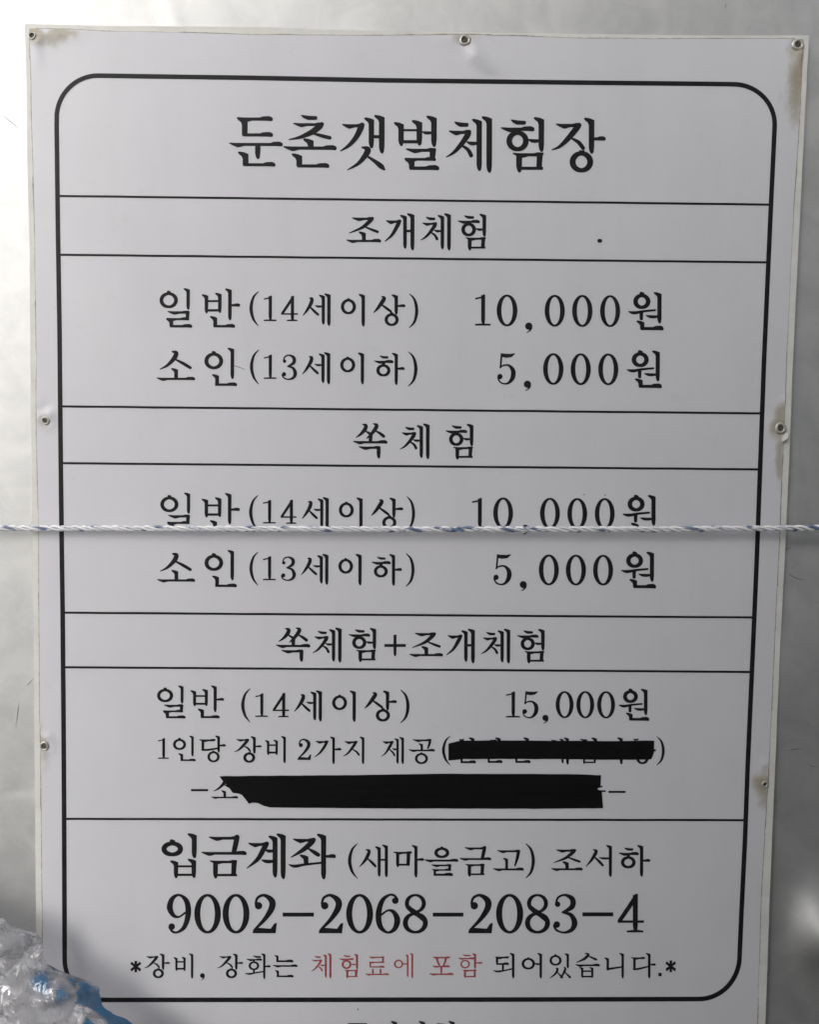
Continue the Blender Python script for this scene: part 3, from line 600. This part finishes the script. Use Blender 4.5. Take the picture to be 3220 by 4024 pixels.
line(('child ticket row just below the rope', 'child price just below the rope'), [(C, [('소', 55, 52, 288, 228), ('인', 343, 32, 541, 257), ('(', 617, 44, 670, 248), ('1', 698, 68, 776, 217), ('3', 806, 72, 898, 220), ('세', 930, 57, 1095, 243), ('이', 1155, 57, 1300, 247), ('하', 1355, 58, 1540, 248), (')', 1563, 52, 1617, 255)], 1),
    (D_, [('5', 268, 73, 405, 305), (',', 467, 276, 520, 350), ('0', 611, 75, 762, 307), ('0', 815, 76, 967, 308), ('0', 1020, 77, 1171, 308), ('원', 1232, 52, 1496, 330)], 1)])
C = (1060, 2440, 1140 / 1725)
line('third section heading with a plus sign', [(C, [('쏙', 35, 40, 242, 242), ('체', 255, 40, 430, 247), ('험', 468, 42, 636, 244), own('+'), ('조', 830, 68, 1032, 214), ('개', 1053, 47, 1224, 252), ('체', 1258, 47, 1434, 252), ('험', 1471, 48, 1639, 252)], 1)])
C = (580, 2660, z); D_ = (1800, 2660, z9)
line(('combined ticket words', 'combined ticket price'), [(C, [('일', 57, 52, 230, 251), ('반', 257, 52, 463, 250), ('(', 567, 70, 622, 275), ('1', 652, 97, 728, 243), ('4', 757, 95, 856, 245), ('세', 888, 82, 1056, 270), ('이', 1117, 83, 1265, 272), ('상', 1313, 83, 1510, 271), (')', 1530, 77, 1587, 280)], 1),
    (D_, [('1', 363, 107, 470, 307), ('5', 486, 108, 608, 311), (',', 637, 287, 684, 350), ('0', 738, 107, 873, 311), ('0', 894, 107, 1029, 312), ('0', 1051, 108, 1186, 313), ('원', 1213, 88, 1445, 331)], 1)])
C = (580, 2860, 1200 / 1725); E_ = (1680, 2860, 1000 / 1725)
ink = Ink()
for it in [('1', 58, 56, 120, 176), ('인', 142, 44, 272, 188), own('당'), ('장', 488, 47, 644, 198), own('비'), own('2'), own('가'), own('지'), own('제'), own('공'), ('(', 1665, 45, 1712, 212)]:
    glyph(ink, it[0], C, it[1:5], 1)
ink.build('lettering', M_INK, sign)['label'] = 'equipment note words left of the shorter tape'
ink = Ink(); glyph(ink, ')', E_, (1555, 58, 1612, 255), 1); ink.build('lettering', M_INK, sign)['label'] = 'closing bracket right of the shorter tape'
ink = Ink()
ex, ey, es = E_
REM = [('V', 310, 65, 150, 20), ('V', 489, 65, 150, 20), ('V', 680, 65, 150, 20), ('V', 918, 74, 242, 15), ('V', 952, 66, 250, 18), ('V', 1142, 66, 130, 20), ('D', 1036, 1086, 82, 14), ('V', 1317, 65, 248, 20), ('B', 1398, 1434, 80, 9), ('B', 215, 250, 82, 9), ('B', 425, 470, 86, 9), ('D', 838, 875, 86, 9),
           ('s', 233, 190, 238, 15), ('R', 226, 331, 233, 13), ('s', 417, 190, 236, 15), ('R', 410, 511, 231, 13), ('s', 604, 190, 236, 15), ('R', 598, 702, 231, 13),
           ('s', 1064, 190, 246, 13), ('s', 1137, 190, 240, 14), ('b', 1060, 1143, 234, 10), ('O', 1460, 205, 42, 42, 18, 0), ('h', 1500, 1553, 153, 12)]
def first_x(st): return st[1]
for lo_, hi_, lab in ((0, 780, 'first word remains sticking out around the shorter tape'), (780, 1200, 'middle word remains sticking out around the shorter tape'), (1200, 2000, 'last word remains sticking out around the shorter tape')):
    ink = Ink(); draw(ink, [q for q in REM if lo_ <= first_x(q) < hi_], lambda v: ex + v * es, lambda v: ey + v * es, es)
    ink.build('lettering', M_INK, sign)['label'] = lab
C = (700, 3030, 1800 / 1725); ink = Ink()
glyph(ink, '-', C, (48, 68, 113, 76)); glyph(ink, '소', C, (123, 30, 226, 104))
ink.build('lettering', M_INK, sign)['label'] = 'dash and syllable left of the wide tape'
ink = Ink(); glyph(ink, '-', C, (1622, 75, 1687, 82))
draw(ink, [('b', 1560, 1612, 75.5, 6), ('L', [(1560, 66, 6), (1598, 58, 5)])], lambda v: C[0] + v * C[2], lambda v: C[1] + v * C[2], C[2])
ink.build('lettering', M_INK, sign)['label'] = 'dash right of the wide tape'
C = (600, 3250, z8); D_ = (1320, 3280, 1280 / 1725)
line(('bold bank account heading', 'smaller bank and holder words right of the account heading'), [(C, [own(c) for c in '입금계좌'], 1), (D_, [('(', 65, 46, 117, 233), own('새'), own('마'), own('을'), ('금', 655, 65, 825, 222), own('고'), (')', 1005, 46, 1056, 232), ('조', 1140, 76, 1310, 192), own('서'), ('하', 1498, 55, 1668, 222)], 1)])
C = (620, 3480, 1960 / 1725)
line('large bank account number', [(C, [('9', 30, 29, 114, 165), ('0', 126, 29, 218, 166), ('0', 224, 29, 317, 166), ('2', 328, 29, 412, 165), ('-', 432, 94, 540, 107), ('2', 557, 29, 642, 165), ('0', 652, 29, 745, 166), ('6', 755, 29, 840, 166), ('8', 848, 29, 935, 166), ('-', 952, 94, 1058, 107), ('2', 1075, 29, 1160, 165), ('0', 1171, 29, 1265, 166), ('8', 1271, 29, 1358, 166), ('3', 1367, 29, 1453, 166), ('-', 1470, 93, 1577, 106), ('4', 1592, 28, 1683, 163)], 1)])
C = (480, 3720, 1100 / 1725); D_ = (1560, 3720, 1140 / 1725)
line(('first black word of the bottom note', 'second black word of the bottom note', 'black words right of the red ones in the bottom note'), [(C, [own('*'), ('장', 135, 42, 293, 195), ('비', 310, 42, 440, 197), (',', 480, 163, 508, 208)], .97), (C, [('장', 585, 42, 745, 195), own('화'), own('는')], .97),
    (D_, [own('되'), own('어'), own('있'), own('습'), own('니'), own('다'), own('.'), ('*', 1600, 82, 1662, 152)], .97)])
G['에_'] = ((1665, 40, 1779, 188), [('O', 1693, 104, 28, 25, 11, 2), ('t', 1716, 1745, 103, 9), ('V', 1748, 48, 181, 11), ('V', 1776, 40, 188, 12)])
line(('longer faded red word of the bottom note', 'shorter faded red word of the bottom note'), [(C, [('체', 1162, 42, 1293, 195), ('험', 1337, 45, 1457, 195), own('료'), ('에_', 1676, 41, 1792, 194)], .85), (D_, [own('포'), own('함')], .95)], M_RED)
C = (1200, 3850, z8); ink = Ink()
draw(ink, [('b', 362, 523, 376, 15), ('s', 384, 370, 470, 30), ('s', 502, 370, 470, 30), ('b', 384, 502, 458, 16), ('H', 320, 570, 506, 17), ('s', 445, 506, 570, 28), ('v', 380, 550, 640, 30), ('R', 372, 530, 632, 16),
           ('O', 668, 440, 54, 50, 26, 1), ('L', [(600, 545, 8), (640, 553, 17), (690, 547, 15), (738, 536, 12)]), ('V', 765, 350, 640, 28),
           ('B', 842, 950, 402, 16), ('L', [(938, 404, 22), (920, 440, 26), (890, 490, 18), (845, 525, 6)]), ('L', [(905, 462, 8), (935, 490, 17), (955, 515, 17)]), ('t', 945, 995, 462, 16), ('V', 1002, 350, 545, 28), ('v', 880, 540, 640, 28), ('R', 870, 1020, 632, 16),
           ('D', 1118, 1187, 378, 18), ('H', 1085, 1212, 420, 14), ('O', 1150, 480, 46, 38, 22, 0), ('s', 1150, 424, 448, 22), ('s', 1150, 514, 560, 20), ('L', [(1078, 568, 8), (1115, 574, 17), (1170, 568, 14), (1240, 556, 12)]), ('V', 1254, 350, 640, 28), ('h', 1264, 1315, 478, 18)],
     lambda v: C[0] + v * C[2], lambda v: C[1] + v * C[2], C[2])
ink.build('lettering', M_INK, sign)['label'] = 'tops of the next row cut by the photo edge'

# ruled lines and the rounded frame
def dense(a, c, wd, n=60):
    return [(a[0] + (c[0] - a[0]) * i / n, a[1] + (c[1] - a[1]) * i / n + .7 * noise.noise(Vector((i * .31, a[1], 3))), wd * (1 + .06 * noise.noise(Vector((i * .4, a[1], 7))))) for i in range(n + 1)]
for (xa, ya, xb, yb) in [(230, 770, 3030, 804), (233, 1001, 3018, 1031), (242, 1597, 2990, 1624.5), (245, 1820, 2981, 1844.5), (249, 2407.5, 2960, 2426.5), (251, 2622, 2950, 2640.5), (254, 3218, 2925, 3223)]:
    ink = Ink(); ink.strip(dense((xa, ya), (xb, yb), 8.8), caps=False); ink.build('ruled_line', M_INK, sign)
LB = [(290, 220), (520, 222), (900, 226.5), (1300, 233), (1700, 236.5), (2100, 241), (2400, 245), (2800, 248.5), (3200, 251), (3600, 252.5), (3940, 254)]
RB = [(330, 3053.6), (520, 3045.7), (800, 3032.5), (1400, 3005.6), (1800, 2991), (2200, 2976.3), (2600, 2959), (3000, 2941), (3300, 2930), (3600, 2915.5), (3940, 2901)]
TB = [(220, 294.5), (406, 297.5), (1000, 306), (1500, 315.4), (2300, 324.7), (2775, 329.5), (3054, 333)]
BB = [(250, 3930), (500, 3929.4), (1200, 3929), (2000, 3928), (2740, 3926), (2905, 3925)]
def corner(cx, cy, rx, ry, a0, a1):
    return [(cx + rx * math.cos(math.radians(a0 + (a1 - a0) * i / 16)), cy - ry * math.sin(math.radians(a0 + (a1 - a0) * i / 16))) for i in range(1, 16)]
pts = [(x, interp(TB, x)) for x in range(385, 2885, 20)]
pts += corner(2884, interp(TB, 2884) + 158, interp(RB, 489) - 2884, 158, 90, 0)
pts += [(interp(RB, y), y) for y in range(490, 3750, 20)]
pts += corner(interp(RB, 3756) - 160, 3756, 160, interp(BB, 2750) - 3756, 0, -90)
pts += [(x, interp(BB, x)) for x in range(2745, 420, -20)]
pts += corner(414, 3772, 414 - interp(LB, 3772), interp(BB, 414) - 3772, -90, -180)
pts += [(interp(LB, y), y) for y in range(3765, 470, -20)]
pts += corner(384, 464, 384 - interp(LB, 464), 464 - interp(TB, 384), 180, 90)
ink = Ink(); ink.n = 8; ink.strip([(x, y, 18.3) for x, y in pts], closed=True); ink.build('frame_line', M_INK, sign)
# the paint speck with its smear in the first heading row
ink = Ink(); draw(ink, [('P', [(2349, 942), (2356, 938), (2366, 940), (2369, 948), (2364, 954), (2354, 954), (2349, 950)])], lambda v: v, lambda v: v, 1)
ink.build('ink_speck', M_INK, sign)
for (x, y, a, b_, t) in [(2296, 1944, 4, 1.6, .3), (2380, 1946, 2, 4, .5), (1407, 3966, 2.5, 4, .2)]:
    ink = Ink(); ink.poly([(x + (a * math.cos(u) * math.cos(t) - b_ * math.sin(u) * math.sin(t)) * (1 + .3 * math.sin(3 * u)), y + (a * math.cos(u) * math.sin(t) + b_ * math.sin(u) * math.cos(t)) * (1 + .3 * math.sin(3 * u))) for u in [k_ * math.pi / 6 for k_ in range(12)]])
    ink.build('dirt_speck', M_HOLE, sign)
ink = Ink(); ink.strip(catmull([(920, 1437, 1.6), (940, 1443, 2.2), (962, 1452, 1.6)])); ink.build('stuck_hair', M_HOLE, sign)

# ------------------------------------------------------------------ black tape strips
def tape(label, pts, lift, ridge=None):
    tri_b = bmesh.new()
    vs = []
    P = []
    for i, (x, y) in enumerate(pts):                       # densify the outline so that its edge is not ruler-straight
        x2, y2 = pts[(i + 1) % len(pts)]; n = max(1, int(math.hypot(x2 - x, y2 - y) / 30))
        for k_ in range(n):
            t = k_ / n; X, Y = x + (x2 - x) * t, y + (y2 - y) * t
            P.append((X, Y + 1.2 * noise.noise(Vector((X * .03, Y * .03, 6)))))
    V = [at(x, y, hfilm(x, y) + lift) for x, y in P]
    V2 = [at(x, y, hfilm(x, y) + .0001) for x, y in P]
    n = len(P)
    F = [tuple(t) for t in geometry.tessellate_polygon([[Vector((x, y, 0)) for x, y in P]])]
    F += [(i, (i + 1) % n, n + (i + 1) % n, n + i) for i in range(n)]
    o = mesh_obj('tape_strip', V + V2, F, M_TAPE)
    bm = bmesh.new(); bm.from_mesh(o.data); bmesh.ops.recalc_face_normals(bm, faces=bm.faces)
    for f in bm.faces:
        if abs(f.normal.y) > .8 and f.normal.y > 0: f.normal_flip()
    bm.to_mesh(o.data); bm.free()
    set_origin(o)
    tag(o, label, 'tape', 'black tape strips covering words on the notice')
    return o
e = lambda pts, c: [(c[0] + x * c[2], c[1] + y * c[2]) for x, y in pts]
tape('shorter black tape strip between the brackets of the equipment row',
     e([(143, 110), (150, 105), (225, 87), (470, 86), (900, 88), (1200, 90), (1540, 87), (1538, 148), (1541, 156), (1528, 195), (1520, 212), (1505, 217), (1150, 216), (900, 213), (500, 211), (250, 213), (143, 221)], E_), .0006)
C = (700, 3030, 1800 / 1725)
tape('longer wide black tape strip with a torn left end above the account row',
     e([(155, 20), (180, 19), (600, 16), (1000, 10), (1300, 11), (1500, 12), (1594, 16), (1592, 60), (1580, 67), (1597, 78), (1602, 140), (1400, 142), (800, 141), (400, 138), (345, 137), (322, 131), (300, 121), (280, 119), (266, 123), (255, 108), (240, 90), (228, 85), (205, 82), (190, 60), (170, 40)], C), .0006)
bpy.context.view_layer.update()
tp = [o for o in col.objects if o.name.startswith('tape_strip')][-1]
sp = e([(262, 84), (600, 86), (1000, 84), (1590, 79), (1590, 81.5), (1000, 86.5), (600, 88.5), (264, 86.5)], C)
mesh_obj('tape_fold', [at(x, y, hfilm(x, y) + d) for d in (.00085,) for x, y in sp], [tuple(range(7, -1, -1))], M_TAPE, tp)

# ------------------------------------------------------------------ rivets
def rivet(i, x, y, rh, rf, label):
    hb = hfilm(x + rf * 1.2, y)
    c = at(x, y, .0004); px_m = .000285
    o = empty('rivet', (c.x, c.y, c.z)); tag(o, label, 'rivet', 'rivets fixing the notice to the wall')
    R_, r_ = rf * px_m, rh * px_m; n = 28
    prof = [(R_ * 1.0, 0), (R_ * .98, .0012), (R_ * .86, .0021), (R_ * .70, .0025), (r_ * 1.15, .0023), (r_ * 1.0, .0018), (r_ * .98, .0004)]
    ox = random.uniform(-.15, .15) * r_
    V, F = [], []
    for k_, (r, d) in enumerate(prof):
        s = max(0, (k_ - 2) / 4) * ox
        for q in range(n):
            a = 2 * math.pi * q / n; w_ = 1 + .04 * math.sin(2 * a + i) + .03 * math.sin(3 * a + 2 * i)
            V.append((c.x + s + r * w_ * math.cos(a), c.y - d, c.z + r * w_ * math.sin(a)))
    for k_ in range(len(prof) - 1):
        for q in range(n):
            a, b_ = k_ * n + q, k_ * n + (q + 1) % n; F.append((a, b_, b_ + n, a + n))
    mesh_obj('flange', V, F, M_RIVET, o, smooth=True)
    V = [(c.x + ox + r_ * 1.0 * math.cos(2 * math.pi * q / n), c.y - .0007, c.z + r_ * math.sin(2 * math.pi * q / n)) for q in range(n)]
    V.append((c.x + ox, c.y - .0011, c.z))
    F = [(q, (q + 1) % n, n) for q in range(n)]
    mesh_obj('mandrel', V, F, M_HOLE, o)
RL = ['dark rivet in the stained upper left corner of the notice', 'pale ringed rivet at the middle of the top edge', 'rivet in the brown stained upper right corner of the notice',
      'dull rivet on the left edge beside the second heading', 'pale rivet on the right edge in a brown peeled patch', 'rivet low on the left edge beside the equipment row',
      'small rivet low on the right edge beside the wide tape']
for i, (x, y, a, c) in enumerate(RIV): rivet(i, x, y, a, c, RL[i])

# ------------------------------------------------------------------ rope stretched across
rope = empty('rope', at(1610, 2078, .010)); tag(rope, 'thin twisted white and blue plastic rope stretched across the notice', 'rope')
MS = [mat_strand('white_strand', (.86, .86, .88), (.15, .19, .31), .61), mat_strand('blue_fleck_strand', (.72, .74, .79), (.10, .14, .27), .50), mat_strand('pale_strand', (.84, .84, .86), (.14, .22, .40), .60)]
RY = [(-900, 2068), (0, 2075), (700, 2077), (1700, 2080), (2600, 2080), (3220, 2075), (4100, 2066)]
pitch = 122.0
for s in range(3):
    V, F = [], []; n = 10; m = 0
    x = -1400.0
    while x < 4700:
        yc = interp(RY, x)
        ph = -2 * math.pi * x / pitch + s * 2 * math.pi / 3 + .45 * noise.noise(Vector((x * .006, 0, 5)))
        c = at(x, yc, .0105)
        rr, sr = .0021 + .0004 * noise.noise(Vector((x * .01, s, 1))), .0015 + .00045 * noise.noise(Vector((x * .012, s, 11)))
        cc = Vector((c.x, c.y - rr * math.cos(ph), c.z - rr * math.sin(ph) * -1))
        tw = ph * 1.3
        for q in range(n):
            a = 2 * math.pi * q / n
            fl = 1 + .16 * math.sin(3 * a + tw) + .10 * math.sin(5 * a - tw * 2 + s)
            V.append((cc.x, cc.y + sr * fl * math.cos(a), cc.z + sr * fl * math.sin(a)))
        if m:
            for q in range(n):
                a, b_ = (m - 1) * n + q, (m - 1) * n + (q + 1) % n; F.append((a, a + n, b_ + n, b_))
        m += 1; x += 6.0
    mesh_obj('strand', V, F, MS[s], rope, smooth=True)

M_FIB = mat_plain('loose_white_fibre', (.70, .70, .72), (.82, .82, .84), 300, .5)
for q in range(26):                                   # broken fibres standing off the lay
    x0 = random.uniform(-40, 3260); y0 = interp(RY, x0) + random.uniform(-9, 9); dx = random.uniform(14, 60); dy = random.uniform(-16, 16)
    pts_ = [at(x0, y0, .013), at(x0 + dx * .5, y0 + dy * .35, .0145), at(x0 + dx, y0 + dy, .0135)]
    V, F = [], []
    for i_, p in enumerate(pts_):
        rad = .00022 * (1 - .4 * i_)
        for a in range(4): V.append(p + Vector((0, math.cos(a * math.pi / 2), math.sin(a * math.pi / 2))) * rad)
        if i_:
            for a in range(4): F.append((4 * i_ - 4 + a, 4 * i_ - 4 + (a + 1) % 4, 4 * i_ + (a + 1) % 4, 4 * i_ + a))
    mesh_obj('loose_fibre', V, F, M_FIB, rope)

# ------------------------------------------------------------------ crumpled plastic bag low on the left
BAGX = at(-420, 4000, .045).x
PR = [(3500, -420), (3545, -190), (3585, -40), (3645, 30), (3715, 110), (3762, 185), (3795, 245), (3832, 300), (3890, 360), (3925, 405), (4024, 500), (4250, 640), (4700, 760), (5200, 740), (5500, 620)]
def crumple(p):
    """folds of stiff thin film: flat facets meeting in sharp creases"""
    q = p + Vector((noise.noise(p * 7), noise.noise(p * 7 + Vector((5, 1, 2))), noise.noise(p * 7 + Vector((2, 8, 3))))) * .035
    f1 = noise.voronoi(Vector((q.x * 1.0, q.y, q.z * .8)) * 14)[0]; f3 = noise.voronoi(q * 62 + Vector((1, 3, 5)))[0]; f2 = noise.voronoi(Vector((q.x * .8, q.y, q.z * 1.2)) * 27 + Vector((4, 2, 7)))[0]
    return .044 * (f1[0] - .35) + .020 * (f2[0] - .35) + .0042 * (f3[0] - .35)
V, F, UV = [], [], []; nz, na = 320, 360
for j in range(nz + 1):
    py = 3500 + (5480 - 3500) * j / nz
    zz = max(.004, at(0, py, .045).z)
    hw = max(.004, at(interp(PR, py), py, .045).x - BAGX)
    dp = min(.036, hw * .5 + .008)
    for i in range(na):
        a = 2 * math.pi * i / na
        ca, sa = math.cos(a), math.sin(a); ex_ = .8
        x = BAGX + hw * math.copysign(abs(ca) ** ex_, ca); y = -.054 + dp * math.copysign(abs(sa) ** ex_, sa)
        p = Vector((x, y, zz)); d = crumple(p) - .012
        y2 = min(y + d * sa, -.0135)
        V.append((x + d * ca, y2, max(.003, zz + d * .3))); UV.append((py, a))
for j in range(nz):
    for i in range(na):
        a, b_ = j * na + i, j * na + (i + 1) % na; F.append((a, a + na, b_ + na, b_))
bag = empty('plastic_bag', (BAGX, -.054, 0)); tag(bag, 'crumpled clear plastic bag with blue print at the lower left', 'bag')
F.append(tuple(range(na - 1, -1, -1)) if False else tuple(i for i in range(na)))
M_POLY = mat_poly('clear_polythene', (.78, .78, .82), (.92, .92, .96), .31)
mesh_obj('bag_body', V, F, M_POLY, bag, smooth=True)
# printed areas: the printed skin of the bag, its ink thinning out towards the print's edge
def mat_print():
    n = N('blue_printed_polythene')
    a_ = n.new('ShaderNodeAttribute', attribute_name='print').outputs['Fac']
    k = n.noise(40, 4, .6, dist=1.0)
    n.bump(n.noise(50, 2, .5, dist=1.2), .35, .006)
    al = n.math('MULTIPLY', a_, n.math('ADD', .55, n.math('MULTIPLY', k, .7))); al.node.use_clamp = True
    n.set(Base_Color=n.mix(k, (.015, .15, .36), (.05, .29, .55)), Roughness=.5, Specular_IOR_Level=.1)
    film_mix(n, al, .06); return n.m
M_BLUE = mat_print()
def in_poly(x, y, P):
    c = False
    for i in range(len(P)):
        (x1, y1), (x2, y2) = P[i - 1], P[i]
        if (y1 > y) != (y2 > y) and x < (x2 - x1) * (y - y1) / (y2 - y1) + x1: c = not c
    return c
def edge_dist(x, y, P):
    d = 1e9
    for i in range(len(P)):
        (x1, y1), (x2, y2) = P[i - 1], P[i]; dx, dy = x2 - x1, y2 - y1
        t = min(1, max(0, ((x - x1) * dx + (y - y1) * dy) / (dx * dx + dy * dy + 1e-9)))
        d = min(d, math.hypot(x - x1 - dx * t, y - y1 - dy * t))
    return d if in_poly(x, y, P) else -d
CT = CM.transposed()
SEEN = []
for v in V:
    q = CT @ (Vector(v) - CL); SEEN.append((IW / 2 + FPX * q.x / -q.z, IH / 2 - FPX * q.y / -q.z))
_f = F[nz // 2 * na + na * 3 // 4]; _c = [Vector(V[i]) for i in _f[:3]]        # a face on the viewer's side
FACE = 1 if (_c[1] - _c[0]).cross(_c[2] - _c[0]).dot(CL - _c[0]) > 0 else -1
def patch(P, soft):
    idx, vv, ff, aa = {}, [], [], []
    for f in F[:-1]:
        c0, c1, c2 = (Vector(V[f[k_]]) for k_ in (0, 1, 2))
        if (c1 - c0).cross(c2 - c0).dot(CL - c0) * FACE < 0: continue
        if max(edge_dist(*SEEN[i], P) for i in f) < -soft: continue
        q = []
        for i in f:
            if i not in idx:
                p = Vector(V[i]); idx[i] = len(vv)
                vv.append(p + Vector((p.x - BAGX, p.y + .054, 0)).normalized() * .0007)
                aa.append(sstep(-soft, soft, edge_dist(*SEEN[i], P)))
            q.append(idx[i])
        ff.append(tuple(q))
    par = list(range(len(vv)))
    def root(i):
        while par[i] != i: par[i] = par[par[i]]; i = par[i]
        return i
    for q in ff:
        for i in q[1:]: par[root(i)] = root(q[0])
    isl = {}
    for q in ff: isl.setdefault(root(q[0]), []).append(q)
    for fs in isl.values():                            # every unbroken area of print is a piece of its own
        if len(fs) < 12: continue
        mp = {}
        for q in fs:
            for i in q: mp.setdefault(i, len(mp))
        o = mesh_obj('blue_print', [vv[i] for i in mp], [tuple(mp[i] for i in q) for q in fs], M_BLUE, bag, smooth=True)
        o.data.attributes.new('print', 'FLOAT', 'POINT').data.foreach_set('value', [aa[i] for i in mp])
for P, soft in (([(430, 1255), (515, 1150), (590, 1170), (560, 1240), (470, 1290)], 5), ([(330, 1310), (430, 1270), (470, 1400), (440, 1500), (360, 1480), (300, 1400)], 26),
          ([(640, 1560), (680, 1470), (760, 1350), (850, 1390), (1000, 1470), (1100, 1600), (1280, 1784), (1350, 1900), (1150, 1900), (1010, 1740), (960, 1690), (830, 1620)], 7),
          ([(590, 1390), (650, 1330), (740, 1350), (710, 1440), (640, 1440)], 10), ([(790, 1784), (830, 1715), (900, 1784), (940, 1900), (780, 1900)], 8), ([(480, 1440), (600, 1420), (660, 1520), (560, 1560)], 30)):
    patch(e(P, (0, 3300, .4058)), soft)

# ------------------------------------------------------------------ hairline scratches on the metal
M_SCR = mat_plain('scratch_dark', (.05, .05, .05), (.09, .09, .085), 300, .6)
def scratch(pts, wd):
    V, F = [], []
    for i, (x, y) in enumerate(pts):
        p = at(x, y, 0); t = wd * .72 * math.sin(math.pi * (i + .5) / len(pts)) * .000142
        q = at(*pts[min(i + 1, len(pts) - 1)], 0) - at(*pts[max(i - 1, 0)], 0); nn = Vector((-q.z, 0, q.x)).normalized() * t
        for s in (1, -1):
            v = p + nn * s; V.append((v.x, wall_y(v.x, v.z) - .0004, v.z))
        if i: F.append((2 * i - 2, 2 * i - 1, 2 * i + 1, 2 * i))
    mesh_obj('scratch', V, F, M_SCR, wall)
def bez(a, b_, c, n=9):
    return [((1 - t) ** 2 * a[0] + 2 * t * (1 - t) * b_[0] + t * t * c[0], (1 - t) ** 2 * a[1] + 2 * t * (1 - t) * b_[1] + t * t * c[1]) for t in [i / n for i in range(n + 1)]]
for s in [((3108, 2253), (3125, 2275), (3174, 2282), 3.2), ((3104, 2957), (3130, 2948), (3166, 2946), 3.2), ((-10, 435), (30, 470), (72, 502), 2.5), ((121, 2670), (97, 2698), (92, 2702), 3), ((64, 2757), (58, 2800), (48, 2872), 2),
          ((2868, -2), (2866, 8), (2862, 18), 3), ((3096, 2165), (3110, 2158), (3126, 2150), 3), ((3190, 3010), (3205, 3021), (3225, 3020), 2.5)]:
    scratch(bez(s[0], s[1], s[2]), s[3])
